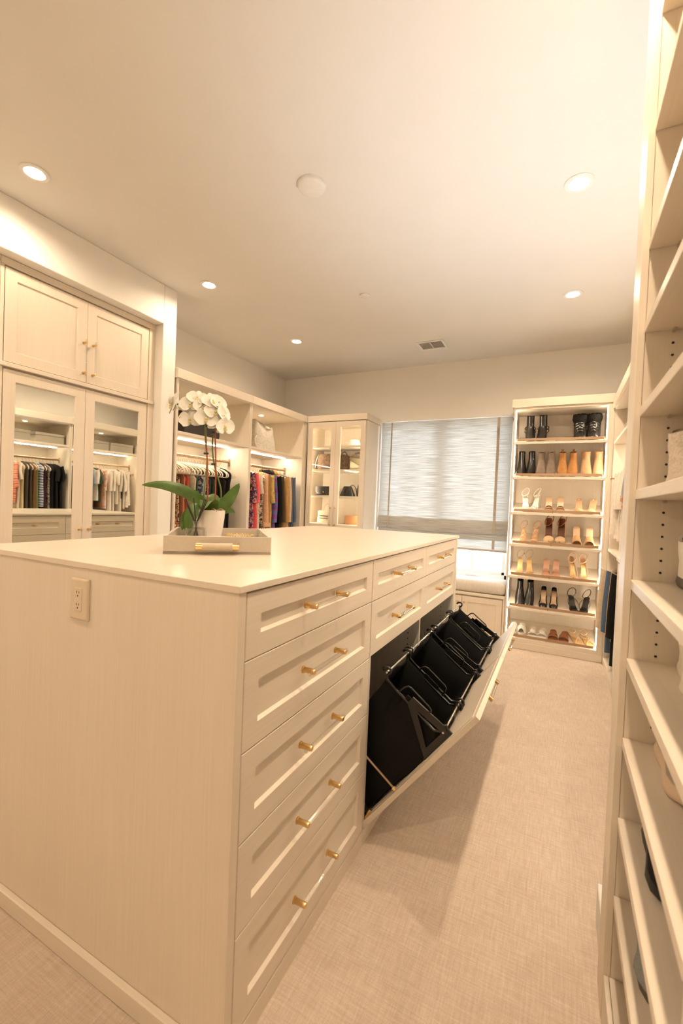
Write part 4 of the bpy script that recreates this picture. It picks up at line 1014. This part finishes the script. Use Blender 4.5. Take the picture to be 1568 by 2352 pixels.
D8b = F('caramel_wool', [(.36,.19,.07)]); D9 = F('green_palm_print', [(.10,.30,.03),(.16,.42,.05),(.60,.58,.35),(.05,.16,.02)], 'floral', 40); D10 = F('violet_plaid', [(.10,.16,.42),(.42,.08,.20),(.16,.10,.34)], 'stripe', 3)
D11 = F('umber_tweed', [(.075,.05,.032)], scale=60); D12 = F('camel_suede', [(.46,.26,.10)], scale=26); D13 = F('cream_wool', [(.66,.46,.28)]); D14 = F('steel_denim', [(.10,.11,.13)], scale=60); D15 = F('blue_denim', [(.08,.12,.19)], scale=60)
listB = [(3.625,'blouse','black jewel-floral blouse at the left end of the far bay',D1,.66,.21,'short'),(3.675,'kimono','plum floral kimono between black floral and coral tops',D2,.60,.22,'half'),(3.715,'dress','magenta silk dress beneath the coral top',D3b,.95,.18,None),(3.745,'top','hot coral top with fluttering short sleeves',D3,.62,.23,'half'),(3.795,'blouse','ivory cotton blouse right of the coral top',D4,.9,.21,'short'),(3.84,'dress','cream dress with small dark dots',D5,.98,.2,None),(3.88,'dress','black and cream trellis print dress',D6,.98,.2,None),
 (3.93,'cardigan','peach knit cardigan with a long sleeve',D7,.8,.21,'long'),(3.975,'coat','caramel wool coat between peach and mustard',D8b,.95,.2,'long'),(4.01,'blouse','mustard printed blouse left of the green palm dress',D8,.62,.22,'half'),(4.05,'dress','green palm print dress right of the mustard blouse',D9,.98,.19,None),(4.095,'shirt','violet and blue plaid shirt',D10,.85,.21,'long'),(4.16,'coat','long black coat near the right end of the rod',BLK,1.0,.235,'long'),(4.225,'coat','dark brown tweed coat right of the black coat',D11,1.0,.225,'long'),(4.29,'jacket','camel suede jacket with a stand-up collar',D12,.92,.245,'long'),(4.345,'coat','cream wool coat right of the camel jacket',D13,1.0,.225,'long'),(4.40,'jacket','grey denim jacket near the closet corner',D14,1.0,.225,'long'),(4.445,'jacket','blue denim jacket, last on the rod in the corner',D15,.95,.24,'long')]
for (y, nm, lab, m, L, W, sl) in listB:
    rz = random.uniform(-.06,.06)
    garment(nm, lab, nm, -3.12, y, 1.757, m, L, W, .021, sl, rz=rz, flare=1.12, group=GB, collar=(m if 'camel' in lab or 'black coat' in lab else None), cuff=(D7 if 'peach' in lab else None))
    hanger(-3.12, y, 1.757, 'ivory velvet hanger of the '+short(lab, 10), rz)
for y in (3.60,3.65,3.70,3.77,3.82,3.86,3.905,3.95,4.075,4.125): hanger(-3.12, y, 1.757, next_to(listB, y), random.uniform(-.1,.1))
# -- right closet
GR1 = 'clothes in the dark bay of the right closet'; GR2 = 'clothes in the bay of white shirts'
E1 = F('coral_stripe', [(.62,.15,.09),(.74,.55,.4),(.66,.22,.1)], 'stripe', 5); E2 = F('butter_ruffle', [(.70,.56,.32),(.60,.44,.2)], 'dots', 50); E3 = F('ash_brown', [(.085,.065,.05)], scale=40); E4 = F('olive_silk', [(.20,.20,.07)]); E5 = F('blue_white_stripe', [(.66,.66,.66),(.12,.18,.36)], 'stripe', 9)
E6 = F('oxblood', [(.06,.02,.02)]); E7 = F('mono_floral', [(.05,.04,.035),(.62,.55,.46),(.08,.06,.05)], 'floral', 70); E8 = F('charcoal_floral', [(.04,.04,.045),(.07,.07,.075),(.22,.2,.18)], 'floral', 50); E9 = F('white_cotton', [(.78,.70,.60)]); E10 = F('pink_floral', [(.70,.5,.4),(.64,.3,.2),(.75,.62,.52)], 'floral', 40); E11 = F('bottle_green', [(.03,.07,.05)]); E12 = F('pale_denim', [(.36,.38,.42)], scale=50); E13 = F('toffee', [(.25,.13,.06)])
listR1 = [(2.90,'blouse','coral striped blouse seen at the left of the left mirror',E1,.55,.21,'half'),(2.95,'blouse','cream blouse beside the coral striped one in the mirror',E9,.62,.2,'short'),(3.00,'blouse','butter yellow ruffled blouse seen in the left mirror',E2,.78,.19,None),(3.06,'dress','ash brown dress seen in the left mirror',E3,.82,.2,None),(3.10,'dress','second ash brown dress seen in the left mirror',E3,.85,.19,None),(3.14,'top','toffee top among the dark dresses in the mirror',E13,.8,.18,None),(3.18,'dress','olive silk dress seen in the left mirror',E4,.68,.19,None),(3.225,'shirt','blue and white striped shirt seen in the left mirror',E5,.60,.19,None),(3.27,'dress','oxblood dress seen in the left mirror',E6,.84,.2,None),(3.31,'dress','black and white floral dress seen in the left mirror',E7,.84,.19,None),(3.36,'dress','black dress near the end of the mirrored dark bay',BLK,.80,.22,None),(3.405,'dress','black dress second from the end of the mirrored dark bay',BLK2,.80,.22,'short'),(3.45,'jacket','black top at the very end of the mirrored dark bay',BLK,.76,.23,'short')]
listR2 = [(3.70,'blouse','black blouse at the start of the white shirt bay',BLK,.7,.21,'short'),(3.80,'blouse','charcoal floral blouse left of the pale denim one',E8,.62,.2,'short'),(3.87,'blouse','second charcoal floral blouse in the white shirt bay',E8,.66,.2,'half'),(3.93,'top','pale denim top seen in the right mirror',E12,.70,.2,'short'),(3.98,'shirt','white tee beside the pale denim top in the mirror',E9,.50,.21,'short'),(4.03,'top','bottle green top seen in the right mirror',E11,.52,.2,'short'),(4.08,'top','toffee top left of the pink floral blouse',E13,.6,.18,None),(4.13,'blouse','pink floral blouse seen in the right mirror',E10,.62,.2,'half'),(4.19,'shirt','white shirt right of the pink floral blouse',E9,.70,.21,'half'),(4.25,'shirt','long white shirt in the middle of the white group',E9,.76,.21,'half'),(4.31,'shirt','short white tee in the white group',E9,.55,.21,'short'),(4.37,'shirt','white shirt right of the short tee in the mirror',E9,.72,.2,'half'),(4.43,'blouse','white ruffled blouse hanging at the open end of the right closet',E9,.62,.215,'half'),(4.49,'blouse','white balloon-sleeved blouse nearest the shoe cabinet',E9,.60,.235,'long'),(4.40,'vest','black vest beside the balloon-sleeved blouse',BLK,.46,.2,None)]
for lst, gp in ((listR1, GR1),(listR2, GR2)):
    for (y, nm, lab, m, L, W, sl) in lst:
        rz = random.uniform(-.06,.06); garment(nm, lab, nm, .65, y, 1.83, m, L, W, .02, sl, rz=rz, group=gp, flare=1.1)
        hanger(.65, y, 1.83, 'ivory velvet hanger of the '+short(lab, 10), rz)
for (y, nm, lab, m, L, W) in ((4.22,'jacket','long black jacket on the low rod nearest the shelf unit',BLK,.80,.21),(4.30,'jacket','tan leather jacket behind the denim jacket on the low rod',TAN,.62,.205),(4.40,'jacket','blue denim jacket hanging on the low rod',D15,.74,.235),(4.53,'jacket','beige linen jacket on the low rod by the shoe cabinet',F('beige_linen', [(.60,.47,.33)]),.56,.275)):
    garment(nm, lab, nm, .62, y, .985, m, L, W, .024, 'long', group='jackets on the low rod', flare=1.1); hanger(.62, y, .985, 'ivory velvet hanger of the '+short(lab, 10))
# ================================================================== BAGS AND BOXES
def rbox(x0, x1, y0, y1, r, z0, z1, ins_top=0.0, ins_bot=0.0, n=4, steps=6, bulge=0.0):
    rings = []
    for i in range(steps+1):
        f = i/steps; q = lerp(ins_bot, ins_top, f)-bulge*math.sin(PI*f); e = .006*((f < .01)+(f > .99))
        rings.append(rrect(x0+q+e, x1-q-e, y0+q*.6+e, y1-q*.6-e, r, lerp(z0, z1, f), n))
    return MB().loft(rings)
def arch(c, w, h, r, mb=None, axis='x', tilt=0.0):
    pts = []
    for i in range(13):
        a = PI*i/12; u = -w/2*math.cos(a); v = h*math.sin(a)
        pts.append((c[0]+u, c[1]+tilt*math.sin(a), c[2]+v) if axis == 'x' else (c[0]+tilt*math.sin(a), c[1]+u, c[2]+v))
    return (mb or MB()).tube(pts, r, 8)
MONO = F('brown_check_canvas', [(.10,.06,.04),(.15,.09,.06),(.20,.13,.085)], 'floral', 60); QUILT = plain('black_quilted_leather', (.016,.013,.011), .3); OLIVE = plain('olive_leather', (.18,.15,.075), .45); CREAMB = plain('cream_bag_leather', (.70,.60,.44), .45); TANB = plain('tan_grained_leather', (.42,.20,.09), .5)
zA, zB, zCc, zD = GSH
def at_tower(x): return x
t = thing('bucket_hat', 'white brimmed hat on the top shelf of the glass cabinet', 'hat', (-2.30,4.84,zA))
MB().lathe([(.10,.0),(.101,.004),(.085,.010),(.0845,.011)], (-2.30,4.84,zA), 28).build('brim', DKBR, t, True)
MB().lathe([(.083,.009),(.072,.055),(.060,.085),(.035,.094),(.001,.096)], (-2.30,4.84,zA), 28).build('crown', WHITEL, t, True)
t = thing('shoulder_bag', 'brown checked shoulder bag with a round charm in the glass cabinet', 'handbag', (-2.66,4.84,zB))
rbox(-2.79,-2.53,4.79,4.90,.03,zB+.001,zB+.205,.012,0,bulge=.012).build('body', MONO, t, True)
MB().lathe([(.052,0),(.055,-.006),(.05,-.012),(.001,-.013)], (-2.575,4.782,zB+.145), 24, 'y').build('charm', MONO, t, True)
strap([(-2.775,4.80,zB+.19),(-2.79,4.775,zB+.12),(-2.80,4.77,zB+.03)], .005).build('strap', CREAMB, t, True)
MB().box(-2.69,-2.64,4.785,4.79,zB+.185,zB+.192).build('clasp', GOLD, t)
t = thing('round_handbag', 'dark brown rounded handbag half hidden by the glass door stile', 'handbag', (-2.44,4.86,zB))
MB().lathe([(.001,-.035),(.08,-.032),(.098,-.02),(.10,0),(.098,.02),(.08,.032),(.001,.035)], (-2.44,4.86,zB+.101), 32, 'y').build('body', MONO, t, True)
arch((-2.44,4.86,zB+.17), .08, .06, .006).build('handle', DKBR, t, True)
t = thing('slouchy_handbag', 'olive leather handbag with a braided dark handle in the glass cabinet', 'handbag', (-2.22,4.83,zB))
mb = MB(); mb.loft([[(-2.33,4.78,zB+.13),(-2.33,4.86,zB+.13),(-2.33,4.86,zB+.16),(-2.33,4.78,zB+.16)],[(-2.20,4.77,zB+.06),(-2.20,4.88,zB+.06),(-2.20,4.87,zB+.135),(-2.20,4.78,zB+.135)],[(-2.115,4.77,zB+.045),(-2.115,4.88,zB+.045),(-2.115,4.87,zB+.13),(-2.115,4.78,zB+.13)]])
mb.build('flap', OLIVE, t, True, .003); mb = MB(); mb.loft([[(-2.34,4.77,zB+.001),(-2.34,4.89,zB+.001),(-2.34,4.89,zB+.01),(-2.34,4.77,zB+.01)],[(-2.2,4.77,zB+.001),(-2.2,4.89,zB+.001),(-2.2,4.89,zB+.03),(-2.2,4.77,zB+.03)],[(-2.13,4.77,zB+.001),(-2.13,4.89,zB+.001),(-2.13,4.87,zB+.12),(-2.13,4.78,zB+.12)],[(-2.11,4.77,zB+.001),(-2.11,4.89,zB+.001),(-2.11,4.87,zB+.12),(-2.11,4.78,zB+.12)]])
mb.build('body', OLIVE, t, True, .003)
rbox(-2.335,-2.14,4.80,4.86,.01,zB+.015,zB+.125).build('lining_panel', CREAMB, t, True)
a_ = MB()
for i in range(15):
    an = PI*i/14; a_.lathe([(.001,-.011),(.010,-.006),(.010,.006),(.001,.011)], (-2.225-.10*math.cos(an), 4.82, zB+.135+.075*math.sin(an)), 8)
a_.build('braided_handle', DKBR, t, True)
t = thing('chain_clutch', 'black quilted clutch with a small gold clasp in the glass cabinet', 'handbag', (-2.66,4.80,zCc))
rbox(-2.775,-2.545,4.76,4.83,.012,zCc+.008,zCc+.118,.004,0).build('body', QUILT, t, True)
MB().box(-2.776,-2.544,4.754,4.762,zCc+.04,zCc+.118).build('flap', QUILT, t, False, .003)
MB().box(-2.668,-2.652,4.750,4.755,zCc+.035,zCc+.052).build('clasp', GOLD, t, False, .002)
mb = MB()
for k in range(17): mb.lathe([(.001,-.005),(.006,0),(.001,.005)], (-2.775+.0145*k,4.752,zCc+.006), 8)
mb.build('chain', BLACKM, t, True)
t = thing('quilted_handbag', 'black quilted handbag with a thin arched handle in the glass cabinet', 'handbag', (-2.36,4.82,zCc))
rbox(-2.455,-2.255,4.77,4.86,.02,zCc+.001,zCc+.125,.045,0).build('body', QUILT, t, True)
arch((-2.29,4.815,zCc+.02), .12, .12, .004).build('handle', BLACKM, t, True)
for k in range(4): MB().tube([(-2.45+.05*k,4.768,zCc+.02),(-2.42+.045*k,4.775,zCc+.10)], .0025, 6).build('stitch', BLACKM, t)
t = thing('dome_handbag', 'black domed handbag at the right of the lower bag shelf', 'handbag', (-2.17,4.83,zCc))
rbox(-2.232,-2.095,4.78,4.90,.03,zCc+.001,zCc+.175,.025,0,bulge=.006).build('body', QUILT, t, True)
MB().tube([(-2.225,4.778,zCc+.09),(-2.165,4.772,zCc+.10),(-2.10,4.778,zCc+.09)], .003, 6).build('zip', BLACKM, t)
t = thing('flap_handbag', 'cream flap handbag with a thin gold handle at the cabinet bottom', 'handbag', (-2.64,4.80,zD))
rbox(-2.745,-2.53,4.755,4.84,.012,zD+.001,zD+.155,.018,0).build('body', CREAMB, t, True)
MB().box(-2.725,-2.545,4.748,4.756,zD+.085,zD+.15).build('flap', CREAMB, t, False, .003)
MB().tube([(-2.70,4.746,zD+.09),(-2.545,4.746,zD+.09)], .0035, 6).build('belt', BLACKM, t, True)
MB().tube([(-2.70,4.746,zD+.06),(-2.545,4.746,zD+.055)], .0035, 6).build('belt', BLACKM, t, True)
arch((-2.62,4.80,zD+.14), .10, .10, .003).build('handle', BRONZE, t, True)
t = thing('leather_wallet_box', 'small tan leather box at the bottom right of the glass cabinet', 'box', (-2.25,4.80,zD))
rbox(-2.35,-2.145,4.76,4.86,.006,zD+.001,zD+.108).build('body', TANB, t, True)
MB().box(-2.352,-2.143,4.757,4.863,zD+.09,zD+.111).build('lid', TANB, t, False, .002)
# left closet top shelf
KNIT = F('woven_white_leather', [(.76,.70,.60),(.60,.54,.45),(.70,.64,.54)], 'floral', 70)
t = thing('woven_tote', 'white woven leather tote bag on the left closet shelf', 'handbag', (-2.98,3.88,1.925))
rings = []
for i in range(9):
    f = i/8; hw = lerp(.085,.06,f); hl = lerp(.175,.165,f)+.01*math.sin(PI*f)
    rr = []
    for k in range(28):
        a = 2*PI*k/28; c, s = math.cos(a), math.sin(a); yy = hl*math.copysign(abs(s)**.55, s); xx = hw*math.copysign(abs(c)**.55, c)
        pk = .055*f*f*max(0,(abs(yy)/hl-.45))/.55*1.6*(1.35 if yy < 0 else .9)-.05*f*f*(1-abs(yy)/hl)
        rr.append((-2.975+xx+.012*math.sin(9*yy+3*f), 3.885+yy, 1.926+.19*f+pk))
    rings.append(rr)
MB().loft(rings).build('body', KNIT, t, True, 0, 80)
strap([(-2.92,3.735,2.06),(-2.905,3.69,2.03),(-2.90,3.675,1.985),(-2.905,3.70,1.945),(-2.91,3.74,1.935)], .006).build('strap', CREAMB, t, True)
t = thing('black_tote', 'large black bag on the left closet shelf behind the orchid', 'handbag', (-3.0,2.95,1.925))
rbox(-3.09,-2.915,2.73,3.17,.01,1.926,2.125,.012,0).build('body', plain('black_pebbled_leather', (.030,.022,.017), .4), t, True)
arch((-3.0,2.95,2.12), .20, .08, .007, axis='y').build('handle', LEATHB, t, True)
# linen boxes on the right closet shelf
LINEN = F('grey_linen_box', [(.36,.32,.26)], scale=60)
for (y0, y1, lab) in ((2.72,3.07,'grey linen storage box reflected at the left of the left mirror'),(3.13,3.50,'grey linen storage box reflected at the right of the left mirror'),(3.80,4.165,'grey linen storage box reflected at the left of the right mirror'),(4.20,4.57,'grey linen storage box reflected at the right of the right mirror')):
    t = thing('storage_box', lab, 'storage box', (.62,(y0+y1)/2,2.032), 'storage boxes on the right closet shelf')
    MB().box(.47,.80,y0,y1,2.033,2.165).build('body', LINEN, t, False, .003)
    MB().box(.466,.804,y0-.003,y1+.003,2.135,2.172).build('lid', LINEN, t, False, .003)
# ================================================================== TRAY AND ORCHID
ZT = IZ+.018
U = Vector((.741,.671,0)); V = Vector((-.671,.741,0)); TO = Vector((-1.221,1.065,0))
def tp(u, v, z): p = TO+U*u+V*v; return (p.x, p.y, ZT+z)
mpt = lambda u, v, d: tp(u, v, d)
TWd, TLn = .371, .47
t = thing('shagreen_tray', 'taupe shagreen tray with brass and leather handles on the worktop', 'tray', tuple(tp(TWd/2,TLn/2,0)))
MB().mbox(mpt, 0, TWd, 0, TLn, .0005, .010).build('base', SHAG, t)
for nm, (a,b,c,d) in (('side',(0,TWd,0,.011)),('side',(0,TWd,TLn-.011,TLn)),('side',(0,.011,.011,TLn-.011)),('side',(TWd-.011,TWd,.011,TLn-.011))):
    MB().mbox(mpt, a, b, c, d, .0005, .064).build(nm, SHAG, t, False, .001)
GRIP = F('cream_shagreen', [(.62,.52,.38),(.70,.61,.48),(.55,.45,.32)], 'floral', 300)
for v0, s in ((0,-1),(TLn,1)):
    c = Vector(tp(TWd/2-.004, v0+s*.024, .030))
    h = MB().tube([c-U*.052, c+U*.052], .0125, 20).build('handle', GRIP, t, True)
    for e in (-1, 1):
        MB().tube([c+U*e*.050, c+U*e*.073], .0118, 20).build('end_cap', GOLD, h, True)
        MB().tube([c+U*e*.064, c+U*e*.064-V*s*.024], .006, 10).build('mount', GOLD, h, True)
# pot and plant
PC = Vector((-1.372,1.448,ZT+.0105))
oc = thing('potted_orchid', 'white moth orchid with two flower stems in a white pot', 'orchid', tuple(PC))
POTW = plain('white_glazed_ceramic', (.80,.74,.67), .15)
MB().lathe([(.040,0),(.046,.004),(.054,.05),(.060,.10),(.0625,.136),(.060,.137),(.057,.10),(.052,.06)], tuple(PC), 40).build('pot', POTW, oc, True)
BARK = F('orchid_bark', [(.16,.08,.035),(.28,.15,.07),(.10,.05,.025)], 'floral', 90)
MB().lathe([(.0575,.118),(.03,.126),(.001,.128)], tuple(PC), 24).build('bark', BARK, oc, True)
mb = MB()
for k in range(7):
    a = k*.9; strap([(PC.x+.02*math.cos(a),PC.y+.02*math.sin(a),PC.z+.126),(PC.x+.045*math.cos(a+.3),PC.y+.045*math.sin(a+.3),PC.z+.142),(PC.x+.062*math.cos(a+.5),PC.y+.062*math.sin(a+.5),PC.z+.132)], .0035, mb)
mb.build('roots', SOLET, oc, True)
def leafmat(name, c):
    m, nt, b = newmat(name); b.inputs['Roughness'].default_value = .32; b.inputs['Subsurface Weight'].default_value = 0
    f = noise(nt, coords(nt), 14, 3); nt.links.new(ramp(nt, f, [(.3, tuple(x*.75 for x in c)), (.7, tuple(x*1.2 for x in c))]), b.inputs['Base Color']); return m
LEAF = leafmat('orchid_leaf', (.085,.155,.030)); STEM = leafmat('orchid_stem', (.13,.17,.05))
_rg = Vector((.727,.687,0)); _vw = Vector((-.687,.727,0))      # across and along the line of sight at the pot
def leaf(pts, wmax, name='leaf', cup=.25, n=11, width_dir=None):
    P = [Vector(p) for p in pts]; rings = []
    def ev(t_):
        x = t_*(len(P)-1); i = min(int(x), len(P)-2); f = x-i
        p0,p1,p2,p3 = P[max(i-1,0)],P[i],P[i+1],P[min(i+2,len(P)-1)]
        return .5*((2*p1)+(-p0+p2)*f+(2*p0-5*p1+4*p2-p3)*f*f+(-p0+3*p1-3*p2+p3)*f**3)
    for k in range(n+1):
        t_ = k/n; c = ev(t_); tg = (ev(min(1,t_+.02))-ev(max(0,t_-.02))).normalized()
        wd = Vector(width_dir) if width_dir else tg.cross(Vector((0,0,1)))
        wd = (wd-tg*wd.dot(tg)); wd = wd.normalized() if wd.length > 1e-4 else Vector((0,1,0))
        nn = wd.cross(tg); nn = nn if nn.z > 0 else -nn
        wk = wmax*(math.sin(PI*min(1,(.10+.90*t_)**.85))**.7 if t_ < 1 else .02); wk = max(wk, .0015)
        rings.append([c-wd*wk+nn*cup*wk, c-wd*wk*.5+nn*cup*wk*.3, c, c+wd*wk*.5+nn*cup*wk*.3, c+wd*wk+nn*cup*wk, c+wd*wk*.5+nn*(cup*wk*.3-.0015), c-nn*.002, c-wd*wk*.5+nn*(cup*wk*.3-.0015)])
    MB().loft(rings).build(name, LEAF, oc, True, 0, 60)
def pl(a, d, z): return PC+_rg*a+_vw*d+Vector((0,0,z))
leaf([pl(-.01,0,.125), pl(-.05,-.02,.178), pl(-.12,-.03,.218), pl(-.20,-.03,.236), pl(-.275,-.03,.232)], .026, cup=.2, width_dir=(0,0,1))
leaf([pl(.02,0,.125), pl(.055,-.01,.16), pl(.09,-.01,.21), pl(.118,-.01,.258)], .027, width_dir=tuple(_rg*.6+Vector((0,0,-.5))))
leaf([pl(-.01,-.02,.125), pl(-.04,-.05,.15), pl(-.075,-.065,.12), pl(-.085,-.07,.065), pl(-.088,-.07,.03)], .028, width_dir=tuple(_rg))
leaf([pl(-.02,-.02,.125), pl(-.06,-.04,.14), pl(-.10,-.05,.10), pl(-.112,-.05,.05)], .024, width_dir=tuple(_rg))
leaf([pl(.0,.02,.125), pl(.01,.04,.17), pl(-.02,.08,.20), pl(-.05,.13,.185)], .032, width_dir=tuple(_rg))
leaf([pl(.0,-.02,.125), pl(.0,-.04,.165), pl(-.02,-.085,.172), pl(-.03,-.12,.14)], .032, width_dir=tuple(_rg))
leaf([pl(.02,.0,.125), pl(.05,.0,.135), pl(.075,-.005,.14), pl(.103,-.01,.128)], .018, width_dir=(0,0,1))
leaf([pl(.01,.02,.125), pl(.03,.05,.17), pl(.02,.09,.19)], .03, width_dir=tuple(_rg))
s1 = [pl(-.032,0,.12), pl(-.030,.0,.20), pl(-.024,.0,.30), pl(-.022,.0,.36), pl(-.030,0,.43), pl(-.036,-.01,.50), pl(-.045,-.02,.545), pl(-.075,-.03,.585), pl(-.115,-.03,.60), pl(-.15,-.03,.575)]
s2 = [pl(.040,0,.12), pl(.042,.0,.18), pl(.040,.0,.23), pl(.022,.0,.29), pl(.006,.0,.35), pl(-.002,.0,.42), pl(.002,0,.50), pl(.008,-.01,.56), pl(.022,-.02,.575), pl(.040,-.03,.55), pl(.048,-.035,.50)]
for s_ in (s1, s2): strap(s_, .0036).build('flower_stem', STEM, oc, True)
STAKE = plain('red_brown_stake', (.30,.075,.03), .5)
for (a, b) in ((pl(-.012,-.005,.12), pl(-.034,0,.50)), (pl(.018,-.004,.12), pl(.006,-.003,.50))):
    strap([a, (a+b)/2+_rg*.004, b], .0034).build('stake', STAKE, oc, True)
for c in (pl(-.027,0,.382), pl(.006,0,.338), pl(.004,0,.475), pl(-.034,0,.50)): MB().box(c.x-.010,c.x+.010,c.y-.007,c.y+.007,c.z-.004,c.z+.004).build('clip', BLACKM, oc, False, .002)
# flower meshes
PET = plain('white_petal', (.80,.77,.69), .6, spec=.2); LIP = plain('yellow_green_lip', (.66,.58,.26), .6); SEP = plain('pale_green_sepal', (.62,.66,.36), .6)
def petal_mesh(w, l, cup):
    rings = []
    for i in range(8):
        f = i/7; hw = w*math.sin(PI*min(.97,max(.06,f**.75)))**.6; zz = cup*f*f
        rings.append([(-hw, l*f, zz+.22*hw), (-hw*.5, l*f, zz+.05*hw), (0, l*f, zz), (hw*.5, l*f, zz+.05*hw), (hw, l*f, zz+.22*hw), (hw*.5, l*f, zz+.05*hw-.0008), (0, l*f, zz-.001), (-hw*.5, l*f, zz+.05*hw-.0008)])
    return MB().loft(rings)
PBIG = petal_mesh(.0245, .038, .004).build('pb', PET, None, True, 0, 80); PSML = petal_mesh(.0145, .036, -.003).build('ps', PET, None, True, 0, 80)
lm = MB(); lm.lathe([(.001,-.002),(.004,.0),(.0045,.004),(.003,.008),(.001,.009)], (0,-.003,.003), 12); lm.loft([[(-.004,-.006,.004),(.004,-.006,.004),(.004,-.006,.006),(-.004,-.006,.006)],[(-.006,-.011,.009),(.006,-.011,.009),(.005,-.011,.011),(-.005,-.011,.011)],[(-.003,-.016,.007),(.003,-.016,.007),(.003,-.016,.009),(-.003,-.016,.009)]])
LIPO = lm.build('lp', LIP, None, True, 0, 60)
for o in (PBIG, PSML, LIPO): COL.objects.unlink(o)
toC = (Vector((0,0,EYE+.15))-PC); toC.z = 0; toC.normalize()
def flower(a, d, z, yawd, pit, sc=1.0, roll=0.0):
    c = pl(a, d, z); fwd = Matrix.Rotation(math.radians(yawd), 4, 'Z') @ toC; fwd = (fwd+Vector((0,0,math.tan(math.radians(pit))))).normalized()
    upv = Vector((0,0,1)); xx = upv.cross(fwd).normalized(); yy = fwd.cross(xx)
    m = Matrix(((xx.x,yy.x,fwd.x,0),(xx.y,yy.y,fwd.y,0),(xx.z,yy.z,fwd.z,0),(0,0,0,1))) @ Matrix.Rotation(math.radians(roll), 4, 'Z')
    mbp = MB().lathe([(.001,-.001),(.004,0),(.004,.004),(.001,.006)], (0,0,0), 10)
    e = mbp.build('flower', LIP, None, True); e.parent = oc; e.matrix_local = Matrix.Translation(c-PC) @ m @ Matrix.Scale(sc, 4)
    for ang, src in ((90+4,PBIG),(-90-4,PBIG),(0,PSML),(128,PSML),(-128,PSML)):
        share('petal', src, e, (0,0,.001 if src is PBIG else -.001), (0,0,math.radians(ang)), (1.05,1.05,1))
    share('lip', LIPO, e)
for args in ((-.168,-.03,.572,-60,5,1.15,10),(-.158,-.02,.598,-115,20,1.0,0),(-.095,-.05,.580,-12,12,1.2,5),(-.068,-.045,.608,0,28,1.15,-8),(-.095,-.045,.520,-10,-4,1.2,8),(-.040,-.055,.576,8,12,1.2,6),(-.030,-.065,.524,4,2,1.25,-4),(-.008,-.05,.600,12,25,1.2,10),(.004,-.06,.555,14,8,1.2,-6),(.012,-.055,.516,10,-6,1.2,4),(.014,-.04,.598,40,22,1.15,10),(.036,-.045,.555,55,10,1.2,0),(.046,-.05,.500,35,-8,1.2,6),(-.060,-.04,.545,-4,4,1.1,12),(-.01,.02,.565,150,15,1.1,0),(-.06,.02,.56,190,10,1.1,0),(.02,.02,.53,170,5,1.1,0)): flower(*args)
share('bud', LIPO, oc, tuple(pl(-.125,-.03,.53)-PC), (1,0,0), (1.2,1.2,1.2))
# reed diffuser
DC = Vector((-1.268,1.262,ZT+.0105))
t = thing('reed_diffuser', 'ribbed clear glass reed diffuser standing in the tray', 'diffuser', tuple(DC))
rings = []
def dring(hw, z, rib=True):
    out = []
    for k in range(72):
        a = 2*PI*k/72; c, s = math.cos(a), math.sin(a); q = hw/(abs(c)**4+abs(s)**4)**.25; q *= 1+(.022*math.cos(k*PI*2/3) if rib else 0)
        out.append((DC.x+q*(c*.741-s*.671), DC.y+q*(c*.671+s*.741), DC.z+z))
    return out
GLS = clear('bottle_glass', (.95,.95,.94), 1.5, 2.0)
rings = [dring(.036,.001),dring(.038,.004),dring(.038,.066),dring(.036,.071),dring(.014,.074,False),dring(.0115,.078,False),dring(.0115,.092,False),dring(.0155,.094,False),dring(.0155,.098,False),dring(.010,.098,False),dring(.009,.072,False),dring(.032,.066),dring(.033,.008)]
MB().loft(rings).build('bottle', GLS, t, True, 0, 35)
MB().loft([dring(.032,.008,False),dring(.032,.040,False)]).build('oil', clear('pale_oil', (.97,.93,.84), 1.33, .5), t, True, 0, 35)
REED = plain('dark_reed', (.035,.022,.015), .6)
for (a, z) in ((-.046,.178),(-.040,.182),(-.012,.186),(.028,.185),(.034,.182),(.038,.176)):
    b = DC+_rg*a+Vector((0,0,z)); MB().tube([DC-_rg*a*.35+Vector((0,0,.010)), DC+_rg*a*.12+Vector((0,0,.095)), b], .0022, 6).build('reed', REED, t, True)
# gold rimmed dish
t = thing('trinket_dish', 'round white dish with a hammered gold rim in the tray', 'dish', tuple(tp(.265,.15,.0105)))
c = tp(.262,.155,.0105)
MB().lathe([(.03,0),(.046,.010),(.052,.046),(.050,.046),(.044,.014),(.001,.006)], c, 32).build('bowl', WHITEL, t, True)
mb = MB()
for k in range(28):
    a = 2*PI*k/28; mb.lathe([(.001,-.005),(.0052,0),(.001,.005)], (c[0]+.0515*math.cos(a), c[1]+.0515*math.sin(a), c[2]+.047), 8)
mb.build('rim', GOLD, t, True)
